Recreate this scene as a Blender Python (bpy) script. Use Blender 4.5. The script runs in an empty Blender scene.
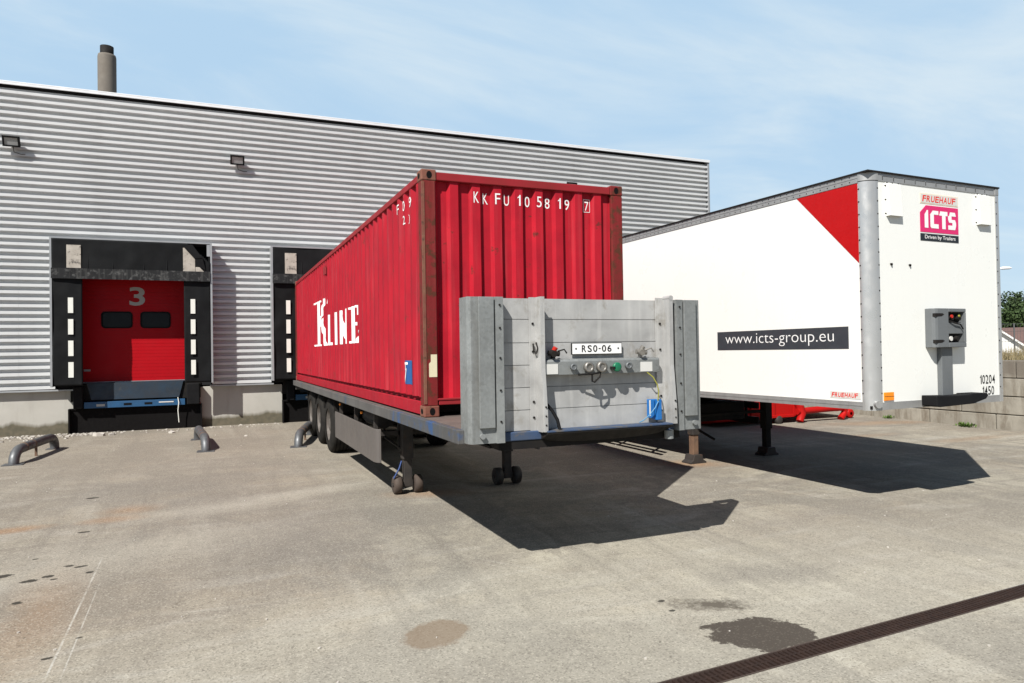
import bpy, bmesh, math, random
from mathutils import Vector, Matrix, Euler, noise as mnoise
random.seed(7)
SC = bpy.context.scene
COL = SC.collection
PI = math.pi
R = math.radians

# ------------------------------------------------------------------ camera
cam_d = bpy.data.cameras.new('camera')
cam = bpy.data.objects.new('camera', cam_d)
COL.objects.link(cam)
SC.camera = cam
cam_d.sensor_width = 36
cam_d.lens = 702.38 / 1024 * 36
cam_d.clip_start = 0.05
cam_d.clip_end = 6000
yaw, pit, rol = 0.403690, 0.013240, -0.016048
f = Vector((math.sin(yaw) * math.cos(pit), math.cos(yaw) * math.cos(pit), math.sin(pit)))
r0 = Vector((math.cos(yaw), -math.sin(yaw), 0))
u0 = r0.cross(f)
rr = r0 * math.cos(rol) + u0 * math.sin(rol)
uu = u0 * math.cos(rol) - r0 * math.sin(rol)
cam.matrix_world = Matrix(((rr.x, uu.x, -f.x, 0), (rr.y, uu.y, -f.y, 0), (rr.z, uu.z, -f.z, 1.96), (0, 0, 0, 1)))

# ------------------------------------------------------------------ sun and sky
SUN = Vector((-0.733, -0.631, 1.0)).normalized()
EL = math.asin(SUN.z)
sun_d = bpy.data.lights.new('sun', 'SUN')
sun_d.energy = 5.0
sun_d.angle = R(0.53)
sun_d.color = (1.0, 0.975, 0.925)
sun = bpy.data.objects.new('sun', sun_d)
COL.objects.link(sun)
sun.rotation_euler = SUN.to_track_quat('Z', 'Y').to_euler()
sun.location = (-20, -20, 30)

world = bpy.data.worlds.new('World')
SC.world = world
world.use_nodes = True
wn = world.node_tree.nodes
wl = world.node_tree.links
wn.clear()
wo = wn.new('ShaderNodeOutputWorld')
bg = wn.new('ShaderNodeBackground')
bg.inputs['Strength'].default_value = 0.05
sky = wn.new('ShaderNodeTexSky')
sky.sky_type = 'NISHITA'
sky.sun_disc = False
sky.sun_elevation = EL
sky.sun_rotation = math.atan2(SUN.x, SUN.y)
sky.air_density = 0.7
sky.dust_density = 0.3
sky.ozone_density = 1.0
# thin high cloud, mapped onto a flat layer overhead
tc = wn.new('ShaderNodeTexCoord')
sep = wn.new('ShaderNodeSeparateXYZ')
wl.new(tc.outputs['Generated'], sep.inputs[0])
zz = wn.new('ShaderNodeMath'); zz.operation = 'MAXIMUM'; zz.inputs[1].default_value = 0.0
wl.new(sep.outputs['Z'], zz.inputs[0])
za = wn.new('ShaderNodeMath'); za.operation = 'ADD'; za.inputs[1].default_value = 0.22
wl.new(zz.outputs[0], za.inputs[0])
dx = wn.new('ShaderNodeMath'); dx.operation = 'DIVIDE'
dy = wn.new('ShaderNodeMath'); dy.operation = 'DIVIDE'
wl.new(sep.outputs['X'], dx.inputs[0]); wl.new(za.outputs[0], dx.inputs[1])
wl.new(sep.outputs['Y'], dy.inputs[0]); wl.new(za.outputs[0], dy.inputs[1])
cmb = wn.new('ShaderNodeCombineXYZ')
wl.new(dx.outputs[0], cmb.inputs[0]); wl.new(dy.outputs[0], cmb.inputs[1])
mp = wn.new('ShaderNodeMapping')
mp.inputs['Rotation'].default_value = (0, 0, R(35))
mp.inputs['Scale'].default_value = (0.9, 2.0, 1)
mp.inputs['Location'].default_value = (3.1, 1.7, 0)
wl.new(cmb.outputs[0], mp.inputs[0])
n1 = wn.new('ShaderNodeTexNoise')
n1.inputs['Scale'].default_value = 1.1
n1.inputs['Detail'].default_value = 9
n1.inputs['Roughness'].default_value = 0.58
n1.inputs['Distortion'].default_value = 0.6
wl.new(mp.outputs[0], n1.inputs['Vector'])


def wmap(src, a, b, c, d):
    x = wn.new('ShaderNodeMapRange'); x.clamp = True
    x.interpolation_type = 'SMOOTHSTEP'
    x.inputs[1].default_value = a; x.inputs[2].default_value = b; x.inputs[3].default_value = c; x.inputs[4].default_value = d
    wl.new(src, x.inputs[0])
    return x.outputs[0]


# thin cirrus, shaped to stay bright low northward and dim elsewhere, cutting fill light
lowveil = wmap(sep.outputs['Z'], 0.46, 0.68, 0.94, 0.06)
north = wmap(sep.outputs['Y'], -0.6, 0.3, 0.18, 1.0)
fm = wn.new('ShaderNodeMath'); fm.operation = 'MULTIPLY'
wl.new(lowveil, fm.inputs[0]); wl.new(north, fm.inputs[1])
wisps = wmap(n1.outputs[0], 0.40, 0.74, 0.0, 1.0)
veil = wn.new('ShaderNodeMixRGB')
wl.new(wisps, veil.inputs[0])
veil.inputs[1].default_value = (6.5, 9.2, 11.9, 1)
veil.inputs[2].default_value = (9.5, 11.2, 12.4, 1)
hz = wn.new('ShaderNodeMixRGB')
wl.new(wmap(sep.outputs['Z'], 0.0, 0.30, 0.65, 0.0), hz.inputs[0])
wl.new(veil.outputs[0], hz.inputs[1])
hz.inputs[2].default_value = (8.6, 10.8, 12.3, 1)
mx = wn.new('ShaderNodeMixRGB')
wl.new(fm.outputs[0], mx.inputs[0])
wl.new(sky.outputs[0], mx.inputs[1])
wl.new(hz.outputs[0], mx.inputs[2])
wl.new(mx.outputs[0], bg.inputs['Color'])
wl.new(bg.outputs[0], wo.inputs[0])

SC.view_settings.view_transform = 'Standard'
SC.view_settings.look = 'None'
SC.view_settings.exposure = 0.60
SC.view_settings.gamma = 1.0
SC.view_settings.use_curve_mapping = False

# ------------------------------------------------------------------ materials
MATS = {}


class NT:
    """small helper to write node trees"""
    def __init__(s, name):
        s.m = bpy.data.materials.new(name)
        s.m.use_nodes = True
        s.t = s.m.node_tree
        s.t.nodes.clear()
        s.out = s.t.nodes.new('ShaderNodeOutputMaterial')
        s.b = s.t.nodes.new('ShaderNodeBsdfPrincipled')
        s.t.links.new(s.b.outputs[0], s.out.inputs[0])
        s.tc = s.t.nodes.new('ShaderNodeTexCoord')
        s.P = s.tc.outputs['Object']

    def n(s, t, **k):
        x = s.t.nodes.new(t)
        for a, v in k.items():
            setattr(x, a, v)
        return x

    def l(s, a, b):
        s.t.links.new(a, b)

    def val(s, x, sock):
        if hasattr(x, 'is_linked') or hasattr(x, 'links'):
            s.l(x, sock)
        else:
            sock.default_value = x

    def math(s, op, a, b=0.0, clamp=False):
        x = s.n('ShaderNodeMath', operation=op, use_clamp=clamp)
        s.val(a, x.inputs[0]); s.val(b, x.inputs[1])
        return x.outputs[0]

    def mapping(s, loc=(0, 0, 0), rot=(0, 0, 0), scale=(1, 1, 1), src=None):
        x = s.n('ShaderNodeMapping')
        x.inputs['Location'].default_value = loc
        x.inputs['Rotation'].default_value = rot
        x.inputs['Scale'].default_value = scale
        s.l(src or s.P, x.inputs[0])
        return x.outputs[0]

    def noise(s, scale, detail=6, rough=0.55, dist=0.0, vec=None):
        x = s.n('ShaderNodeTexNoise')
        x.inputs['Scale'].default_value = scale
        x.inputs['Detail'].default_value = detail
        x.inputs['Roughness'].default_value = rough
        x.inputs['Distortion'].default_value = dist
        s.l(vec or s.P, x.inputs['Vector'])
        return x.outputs[0]

    def voronoi(s, scale, vec=None, feature='F1', out='Distance'):
        x = s.n('ShaderNodeTexVoronoi', feature=feature)
        x.inputs['Scale'].default_value = scale
        s.l(vec or s.P, x.inputs['Vector'])
        return x.outputs[out]

    def ramp(s, src, lo, hi, a=0.0, b=1.0):
        x = s.n('ShaderNodeMapRange')
        x.clamp = True
        x.inputs[1].default_value = lo; x.inputs[2].default_value = hi
        x.inputs[3].default_value = a; x.inputs[4].default_value = b
        s.l(src, x.inputs[0])
        return x.outputs[0]

    def mix(s, fac, a, b, mode='MIX'):
        x = s.n('ShaderNodeMixRGB', blend_type=mode)
        s.val(fac, x.inputs[0])
        for v, i in ((a, 1), (b, 2)):
            if isinstance(v, (tuple, list)):
                x.inputs[i].default_value = (*v[:3], 1)
            else:
                s.l(v, x.inputs[i])
        return x.outputs[0]

    def color(s, c):
        if isinstance(c, (tuple, list)):
            s.b.inputs['Base Color'].default_value = (*c[:3], 1)
        else:
            s.l(c, s.b.inputs['Base Color'])

    def rough(s, v):
        s.val(v, s.b.inputs['Roughness'])

    def metal(s, v):
        s.val(v, s.b.inputs['Metallic'])

    def spec(s, v):
        s.b.inputs['Specular IOR Level'].default_value = v

    def bump(s, h, strength=0.3, dist=0.01):
        x = s.n('ShaderNodeBump')
        x.inputs['Strength'].default_value = strength
        x.inputs['Distance'].default_value = dist
        s.l(h, x.inputs['Height'])
        s.l(x.outputs[0], s.b.inputs['Normal'])

    def axis(s, i):
        x = s.n('ShaderNodeSeparateXYZ')
        s.l(s.P, x.inputs[0])
        return x.outputs[i]


# tone of each paint relative to its chip value
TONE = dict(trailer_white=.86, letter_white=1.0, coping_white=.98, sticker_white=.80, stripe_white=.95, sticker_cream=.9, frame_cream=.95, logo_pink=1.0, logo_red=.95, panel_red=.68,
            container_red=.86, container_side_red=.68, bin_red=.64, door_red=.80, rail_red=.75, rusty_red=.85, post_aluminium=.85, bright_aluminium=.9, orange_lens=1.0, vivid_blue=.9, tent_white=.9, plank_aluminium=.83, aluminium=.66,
            green_cap=.9, valve_red=.9, lamp_glass=.8, chrome=.9)


def paint(name, c, c2=None, scale=3.0, rough=0.45, metal=0.0, bump=0.08, bscale=40, amount=0.6, spots=None, spotlo=0.62, spothi=0.70, sscale=9, spec=0.5, streak=None):
    """painted or bare surface with blotchy second colour, optional spots (rust, dirt) and streaks"""
    t = NT(name)
    k = TONE.get(name, 0.74)
    if k == 0.74 and max(c) < 0.05: spec = 0.12
    if 'red' in name: spec = 0.10
    c2 = c2 or tuple(v * 0.8 for v in c)
    c, c2 = tuple(v * k for v in c), tuple(v * k for v in c2)
    if spots: spots = tuple(v * k for v in spots)
    if streak: streak = (tuple(v * k for v in streak[0]), streak[1])
    n = t.noise(scale, 7, 0.6, 0.3)
    col = t.mix(t.math('MULTIPLY', t.ramp(n, 0.35, 0.7), amount), c, c2)
    if streak:
        sv = t.mapping(scale=(14, 14, 0.7))
        col = t.mix(t.math('MULTIPLY', t.ramp(t.noise(1.0, 5, 0.6, 0, sv), 0.52, 0.75), streak[1]), col, streak[0])
    if spots:
        sn = t.noise(sscale, 8, 0.65, 0.2)
        col = t.mix(t.ramp(sn, spotlo, spothi), col, spots)
    t.color(col)
    rn = t.noise(scale * 2.3, 5)
    t.rough(t.ramp(rn, 0.3, 0.7, max(0.05, rough - 0.1), min(1, rough + 0.12)))
    t.metal(metal)
    t.spec(spec)
    if bump:
        t.bump(t.noise(bscale, 5), bump, 0.006)
    MATS[name] = t.m
    return t.m


def flat(name, c, rough=0.5, metal=0.0):
    return paint(name, c, tuple(v * 0.86 for v in c), 6.0, rough, metal, 0.04, 60, 0.5)


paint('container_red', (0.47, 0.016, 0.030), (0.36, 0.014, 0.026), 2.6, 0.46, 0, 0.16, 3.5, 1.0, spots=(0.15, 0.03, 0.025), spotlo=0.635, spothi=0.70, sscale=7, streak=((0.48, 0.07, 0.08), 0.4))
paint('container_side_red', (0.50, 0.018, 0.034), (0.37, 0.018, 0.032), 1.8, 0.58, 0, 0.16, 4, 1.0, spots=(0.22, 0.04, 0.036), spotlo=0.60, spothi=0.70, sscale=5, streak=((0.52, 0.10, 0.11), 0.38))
paint('rusty_red', (0.21, 0.022, 0.024), (0.15, 0.028, 0.024), 3.0, 0.65, 0, 0.3, 30, 0.9, spots=(0.10, 0.036, 0.022), spotlo=0.50, spothi=0.60, sscale=9, streak=((0.26, 0.06, 0.05), 0.6))
paint('rust_edge', (0.24, 0.105, 0.06), (0.20, 0.045, 0.032), 6.0, 0.8, 0, 0.3, 40, 1.0, spots=(0.09, 0.04, 0.022), spotlo=0.55, spothi=0.65, sscale=11)
paint('rail_red', (0.36, 0.028, 0.038), (0.26, 0.03, 0.03), 2.0, 0.55, 0, 0.15, 20, 0.9, spots=(0.17, 0.05, 0.035), spotlo=0.62, spothi=0.7, sscale=7)
flat('hole_black', (0.008, 0.007, 0.007), 0.9)
flat('letter_white', (0.78, 0.77, 0.75), 0.55)
flat('letter_grey', (0.50, 0.50, 0.48), 0.6)
flat('letter_black', (0.012, 0.012, 0.014), 0.5)
flat('sticker_blue', (0.02, 0.10, 0.30), 0.4)
flat('sticker_cream', (0.72, 0.66, 0.45), 0.5)
flat('sticker_white', (0.72, 0.71, 0.67), 0.5)
flat('logo_red', (0.66, 0.035, 0.025), 0.4)
flat('logo_pink', (0.60, 0.016, 0.125), 0.4)
flat('logo_slate', (0.030, 0.036, 0.044), 0.45)
flat('banner_grey', (0.050, 0.056, 0.066), 0.45)
flat('panel_red', (0.58, 0.012, 0.014), 0.3)
flat('frame_cream', (0.80, 0.66, 0.50), 0.5)
paint('trailer_white', (0.86, 0.858, 0.815), (0.84, 0.837, 0.79), 0.9, 0.32, 0, 0.012, 2.5, 0.6, streak=((0.79, 0.78, 0.73), 0.2))
paint('aluminium', (0.50, 0.50, 0.49), (0.38, 0.375, 0.37), 4.0, 0.42, 0.35, 0.08, 50, 0.7, streak=((0.30, 0.29, 0.27), 0.4))
paint('post_aluminium', (0.56, 0.56, 0.55), (0.50, 0.50, 0.49), 3.0, 0.34, 0.55, 0.04, 50, 0.5, streak=((0.36, 0.35, 0.33), 0.35))
paint('bright_aluminium', (0.70, 0.70, 0.69), (0.58, 0.58, 0.57), 3.0, 0.36, 0.55, 0.04, 50, 0.6)
paint('plank_aluminium', (0.50, 0.495, 0.48), (0.36, 0.355, 0.345), 3.2, 0.55, 0.15, 0.08, 60, 1.0, spots=(0.27, 0.245, 0.205), spotlo=0.56, spothi=0.74, sscale=4.5, streak=((0.60, 0.59, 0.565), 0.75))
paint('black_rubber', (0.009, 0.009, 0.010), (0.016, 0.016, 0.017), 3.0, 0.75, 0, 0.2, 40, 0.8)
paint('tyre_rubber', (0.018, 0.017, 0.016), (0.040, 0.036, 0.031), 5.0, 0.85, 0, 0.2, 60, 0.8)
paint('wheel_rim', (0.20, 0.18, 0.16), (0.10, 0.075, 0.06), 8.0, 0.6, 0.4, 0.1, 60, 0.8)
paint('chassis_black', (0.016, 0.015, 0.015), (0.030, 0.026, 0.022), 5.0, 0.7, 0, 0.2, 50, 0.8, spots=(0.05, 0.03, 0.02), spotlo=0.66, spothi=0.76)
paint('leg_dark', (0.052, 0.042, 0.035), (0.022, 0.02, 0.02), 5.0, 0.7, 0.1, 0.2, 40, 0.8, spots=(0.09, 0.05, 0.03), spotlo=0.58, spothi=0.7)
paint('wheel_brown', (0.085, 0.058, 0.042), (0.055, 0.04, 0.032), 8.0, 0.8, 0.0, 0.25, 40, 0.9)
paint('leg_rust', (0.24, 0.14, 0.085), (0.13, 0.08, 0.055), 9.0, 0.75, 0.1, 0.25, 40, 0.8)
paint('edge_grey', (0.125, 0.118, 0.112), (0.075, 0.07, 0.066), 1.6, 0.8, 0, 0.3, 25, 0.9, spots=(0.035, 0.075, 0.14), spotlo=0.57, spothi=0.68, sscale=1.5, streak=((0.18, 0.165, 0.15), 0.5))
paint('frame_blue', (0.035, 0.075, 0.17), (0.065, 0.085, 0.12), 4.0, 0.7, 0, 0.15, 30, 0.9, spots=(0.12, 0.11, 0.10), spotlo=0.52, spothi=0.62, sscale=8)
paint('crank_blue', (0.014, 0.05, 0.20), (0.014, 0.045, 0.16), 6, 0.5)
paint('edge_blue', (0.075, 0.085, 0.10), (0.085, 0.080, 0.074), 2.6, 0.75, 0, 0.3, 25, 1.0, spots=(0.03, 0.085, 0.21), spotlo=0.50, spothi=0.62, sscale=3.2, streak=((0.18, 0.17, 0.155), 0.4))
paint('vivid_blue', (0.012, 0.14, 0.42), (0.012, 0.11, 0.34), 6, 0.45)
paint('leveller_blue', (0.010, 0.032, 0.060), (0.016, 0.022, 0.030), 3.0, 0.6, 0, 0.15, 20, 0.9, spots=(0.06, 0.055, 0.05), spotlo=0.60, spothi=0.72, sscale=4)
paint('bar_blue', (0.010, 0.095, 0.23), (0.016, 0.075, 0.17), 3.0, 0.55, 0, 0.15, 20, 0.9, spots=(0.05, 0.05, 0.05), spotlo=0.62, spothi=0.72, sscale=5)
paint('deck_ply', (0.17, 0.13, 0.11), (0.11, 0.085, 0.075), 4.0, 0.8, 0, 0.2, 40, 0.9)
paint('guard_plastic', (0.145, 0.128, 0.116), (0.115, 0.10, 0.092), 2.0, 0.55, 0, 0.05, 30, 0.8)
paint('box_plastic', (0.17, 0.18, 0.185), (0.14, 0.15, 0.155), 4.0, 0.5, 0, 0.05, 30, 0.7)
paint('coping_white', (0.74, 0.75, 0.76), (0.66, 0.67, 0.68), 2.0, 0.4, 0.1, 0.02, 30, 0.6)
paint('trim_grey', (0.46, 0.47, 0.48), (0.38, 0.39, 0.40), 2.0, 0.42, 0.35, 0.02, 30, 0.6)
paint('door_red', (0.46, 0.006, 0.012), (0.40, 0.006, 0.012), 1.5, 0.42, 0, 0.03, 20, 0.6)
paint('seal_grey', (0.008, 0.0083, 0.009), (0.015, 0.0157, 0.0165), 2.2, 0.62, 0, 0.25, 12, 0.8, spots=(0.08, 0.08, 0.08), spotlo=0.68, spothi=0.82, sscale=6)
paint('seal_scuffed', (0.022, 0.022, 0.023), (0.034, 0.035, 0.036), 2.0, 0.7, 0, 0.2, 14, 0.8, spots=(0.16, 0.16, 0.155), spotlo=0.52, spothi=0.72, sscale=9, streak=((0.11, 0.11, 0.105), 0.8))
paint('reflector_patch', (0.55, 0.50, 0.43), (0.36, 0.32, 0.27), 6.0, 0.7, 0, 0.15, 30, 0.9, spots=(0.10, 0.09, 0.08), spotlo=0.54, spothi=0.66, sscale=7)
flat('stripe_white', (0.72, 0.72, 0.66), 0.6)
paint('window_glass', (0.012, 0.014, 0.017), (0.018, 0.02, 0.022), 4.0, 0.12, 0, 0.0)
paint('lamp_glass', (0.42, 0.43, 0.43), (0.30, 0.31, 0.31), 12.0, 0.25, 0.1, 0.0)
paint('galvanised_pipe', (0.165, 0.17, 0.175), (0.10, 0.10, 0.105), 8.0, 0.5, 0.45, 0.12, 40, 0.8, spots=(0.13, 0.07, 0.045), spotlo=0.60, spothi=0.68, sscale=8)
paint('chimney_concrete', (0.19, 0.165, 0.135), (0.15, 0.13, 0.11), 2.5, 0.9, 0, 0.3, 30, 0.8)
paint('bin_red', (0.58, 0.012, 0.010), (0.46, 0.012, 0.012), 2.0, 0.4, 0, 0.05, 30, 0.7)
paint('tent_white', (0.74, 0.73, 0.70), (0.66, 0.65, 0.62), 0.4, 0.7, 0, 0, 30, 0.6)
paint('roof_brown', (0.17, 0.10, 0.085), (0.13, 0.08, 0.07), 0.8, 0.85, 0, 0, 30, 0.8)
paint('brick_wall', (0.24, 0.17, 0.13), (0.20, 0.14, 0.11), 1.8, 0.9, 0, 0, 30, 0.8)
paint('bark', (0.10, 0.075, 0.055), (0.06, 0.045, 0.035), 4.0, 0.95, 0, 0.4, 20, 0.8)
paint('drain_rust', (0.040, 0.026, 0.022), (0.060, 0.036, 0.028), 12.0, 0.75, 0.2, 0.25, 80, 0.9)
paint('drain_edge', (0.085, 0.058, 0.045), (0.06, 0.04, 0.032), 14.0, 0.8, 0.1, 0.25, 80, 0.9)
paint('fence_grey', (0.12, 0.12, 0.12), None, 3.0, 0.7)
paint('litter_white', (0.62, 0.58, 0.52), (0.45, 0.40, 0.34), 30.0, 0.8)
flat('orange_lens', (0.85, 0.25, 0.01), 0.35)
flat('green_cap', (0.01, 0.16, 0.075), 0.4)
flat('valve_red', (0.50, 0.03, 0.02), 0.4)
flat('yellow_cable', (0.34, 0.32, 0.05), 0.5)
flat('light_blue_hose', (0.10, 0.30, 0.50), 0.45)
paint('chrome', (0.34, 0.32, 0.29), (0.16, 0.15, 0.135), 30.0, 0.42, 0.6, 0.1, 80, 0.7)
paint('interior_dark', (0.03, 0.03, 0.032), None, 3.0, 0.9)


def m_galv():
    t = NT('galvanised')
    v = t.voronoi(42, out='Color')
    s = t.n('ShaderNodeSeparateColor'); t.l(v, s.inputs[0])
    n = t.noise(2.5, 7, 0.6, 0.3)
    col = t.mix(t.ramp(n, 0.3, 0.72), (0.245, 0.255, 0.25), (0.155, 0.16, 0.155))
    col = t.mix(t.math('MULTIPLY', s.outputs[0], 0.30), col, (0.32, 0.335, 0.33))
    sv = t.mapping(scale=(9, 9, 0.6))
    col = t.mix(t.ramp(t.noise(1.0, 6, 0.6, 0, sv), 0.56, 0.8, 0, 0.55), col, (0.12, 0.11, 0.095))
    t.color(col)
    t.metal(0.30)
    t.rough(t.ramp(s.outputs[1], 0, 1, 0.42, 0.62))
    t.bump(t.noise(14, 4), 0.12, 0.006)
    MATS['galvanised'] = t.m


def m_cladding():
    t = NT('cladding')
    n = t.noise(0.35, 5)
    sv = t.mapping(scale=(2.2, 2.2, 0.25))
    n2 = t.noise(1.0, 6, 0.6, 0, sv)
    col = t.mix(t.ramp(n, 0.35, 0.65), (0.575, 0.58, 0.578), (0.52, 0.525, 0.525))
    col = t.mix(t.ramp(n2, 0.5, 0.8, 0, 0.35), col, (0.41, 0.41, 0.405))
    t.color(col)
    t.spec(0.2)
    t.metal(0.08)
    t.rough(t.ramp(n2, 0.3, 0.7, 0.40, 0.5))
    MATS['cladding'] = t.m


def m_plinth():
    t = NT('plinth_concrete')
    n = t.noise(1.4, 8, 0.6, 0.3)
    col = t.mix(t.ramp(n, 0.3, 0.7), (0.42, 0.402, 0.362), (0.36, 0.343, 0.305))
    sv = t.mapping(scale=(3, 3, 0.35))
    col = t.mix(t.ramp(t.noise(1.5, 6, 0.6, 0, sv), 0.55, 0.8, 0, 0.5), col, (0.25, 0.225, 0.19))
    # moss and splash along the foot of the wall, ragged upper edge
    z = t.axis(2)
    sx = t.mapping(scale=(1, 1, 0.2))
    edge = t.math('ADD', t.math('MULTIPLY', t.noise(1.1, 6, 0.6, 0, sx), 0.52), -0.01)
    mask = t.ramp(t.math('SUBTRACT', edge, z), -0.05, 0.05)
    moss = t.mix(t.ramp(t.noise(9, 6), 0.35, 0.65), (0.050, 0.042, 0.018), (0.09, 0.072, 0.038))
    col = t.mix(t.math('MULTIPLY', mask, 0.88), col, moss)
    t.color(col)
    t.rough(0.92)
    t.bump(t.noise(45, 6), 0.25, 0.006)
    MATS['plinth_concrete'] = t.m


def m_block():
    t = NT('block_concrete')
    n = t.noise(1.1, 8, 0.62, 0.4)
    col = t.mix(t.ramp(n, 0.32, 0.7), (0.33, 0.305, 0.255), (0.165, 0.145, 0.115))
    sv = t.mapping(scale=(2.5, 2.5, 0.5))
    col = t.mix(t.ramp(t.noise(1.9, 8, 0.7, 0.4, sv), 0.47, 0.66, 0, 0.85), col, (0.135, 0.11, 0.08))
    z = t.axis(2)
    top = t.ramp(t.math('ADD', z, t.math('MULTIPLY', t.noise(1.5, 6), 0.35)), 1.33, 1.45, 0, 0.75)
    col = t.mix(top, col, (0.12, 0.10, 0.08))
    t.color(col)
    t.rough(0.93)
    t.bump(t.noise(30, 7), 0.35, 0.01)
    MATS['block_concrete'] = t.m


def m_ground():
    t = NT('yard_concrete')
    big = t.noise(0.28, 6, 0.6, 0.6)
    mid = t.noise(1.3, 8, 0.65, 0.5)
    col = t.mix(t.ramp(big, 0.36, 0.64), (0.51, 0.472, 0.392), (0.262, 0.235, 0.195))
    col = t.mix(t.ramp(mid, 0.42, 0.68, 0, 0.8), col, (0.275, 0.25, 0.215))
    mot = t.noise(7.0, 8, 0.7, 0.4)
    col = t.mix(t.ramp(mot, 0.50, 0.68, 0, 0.75), col, (0.225, 0.20, 0.17))
    col = t.mix(t.ramp(mot, 0.30, 0.44, 0.6, 0), col, (0.50, 0.47, 0.41))
    warm = t.noise(0.55, 5, 0.6, 0.3, t.mapping(loc=(5.3, 2.1, 0)))
    col = t.mix(t.ramp(warm, 0.5, 0.72, 0, 0.55), col, (0.40, 0.325, 0.245))
    # long worn smears running across the yard
    sm = t.noise(0.8, 7, 0.62, 0.8, t.mapping(rot=(0, 0, R(12)), scale=(0.5, 2.4, 1)))
    col = t.mix(t.ramp(sm, 0.50, 0.64, 0, 0.78), col, (0.245, 0.22, 0.195))
    sm2 = t.noise(0.9, 7, 0.62, 0.8, t.mapping(loc=(9, 4, 0), rot=(0, 0, R(-8)), scale=(0.6, 2.6, 1)))
    col = t.mix(t.ramp(sm2, 0.52, 0.68, 0, 0.80), col, (0.50, 0.475, 0.43))
    # wheel tracks worn along the approach to the docks, pale scuffs, fine cracks
    tr = t.noise(1.0, 7, 0.62, 0.5, t.mapping(rot=(0, 0, R(4)), scale=(2.6, 0.16, 1)))
    col = t.mix(t.ramp(tr, 0.51, 0.66, 0, 0.72), col, (0.205, 0.187, 0.165))
    tr2 = t.noise(1.0, 7, 0.62, 0.5, t.mapping(loc=(4, 9, 0), rot=(0, 0, R(-7)), scale=(2.2, 0.2, 1)))
    col = t.mix(t.ramp(tr2, 0.53, 0.70, 0, 0.65), col, (0.52, 0.495, 0.44))
    pat = t.noise(0.42, 8, 0.68, 1.2, t.mapping(loc=(1.7, 3.3, 0)))
    col = t.mix(t.ramp(pat, 0.50, 0.57, 0, 0.70), col, (0.215, 0.20, 0.18))
    wv = t.n('ShaderNodeVectorMath', operation='ADD')
    nz_ = t.n('ShaderNodeTexNoise'); nz_.inputs['Scale'].default_value = 1.6; nz_.inputs['Detail'].default_value = 6
    t.l(t.P, nz_.inputs['Vector'])
    t.l(t.P, wv.inputs[0]); t.l(nz_.outputs['Color'], wv.inputs[1])
    ck = t.voronoi(0.33, vec=wv.outputs[0], feature='DISTANCE_TO_EDGE')
    ckm = t.math('MULTIPLY', t.ramp(ck, 0.0, 0.0035, 1, 0), t.ramp(t.noise(0.6, 4), 0.48, 0.56))
    col = t.mix(t.math('MULTIPLY', ckm, 0.6), col, (0.12, 0.105, 0.09))
    X, Y = t.axis(0), t.axis(1)
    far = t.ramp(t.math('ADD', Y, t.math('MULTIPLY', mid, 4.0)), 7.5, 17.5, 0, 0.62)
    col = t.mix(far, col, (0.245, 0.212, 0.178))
    wob = t.noise(5.5, 6, 0.62)
    wobf = t.noise(22, 6, 0.7)
    wobg = t.noise(1.7, 7, 0.68)

    def ell(cx, cy, ax, ay, rot, soft, w=0.7, wf=0.25, big=False):
        v = t.mapping(src=t.P, loc=(0, 0, 0))
        sub = t.n('ShaderNodeVectorMath', operation='SUBTRACT')
        t.l(v, sub.inputs[0]); sub.inputs[1].default_value = (cx, cy, 0)
        m = t.mapping(rot=(0, 0, -rot), src=sub.outputs[0])
        sc = t.n('ShaderNodeVectorMath', operation='MULTIPLY')
        t.l(m, sc.inputs[0]); sc.inputs[1].default_value = (1 / ax, 1 / ay, 0)
        ln = t.n('ShaderNodeVectorMath', operation='LENGTH')
        t.l(sc.outputs[0], ln.inputs[0])
        d = t.math('ADD', ln.outputs['Value'], t.math('MULTIPLY', t.math('SUBTRACT', wobg if big else wob, 0.5), w))
        d = t.math('ADD', d, t.math('MULTIPLY', t.math('SUBTRACT', wobf, 0.5), wf))
        return t.ramp(d, 1 - soft, 1 + soft, 1, 0)

    def tint(m, amt, c):
        nonlocal col
        col = t.mix(t.math('MULTIPLY', m, amt), col, c)
    # rust run-off
    for cx, cy, ax, ay, rot, a in ((-.98, 10.2, .26, .22, .2, .6), (-2.1, 9.66, .30, .12, .2, .8), (-1.12, 9.72, .27, .13, 0, .75), (-1.25, 6.6, .22, .95, .05, .45),
                                   (7.45, 9.75, .5, .22, -.5, .75), (2.75, 9.45, .45, .2, -.3, .7), (15.1, 12.4, 1.1, .3, -.2, .5), (12.6, 10.9, .8, .15, 0, .35), (14.4, 9.6, .9, .16, 0, .35), (-1.7, 5.4, .3, .9, .1, .35)):
        tint(ell(cx, cy, ax, ay, rot, 0.75, 1.8, 1.2, True), a * .95, (0.37, 0.205, 0.10))
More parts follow.
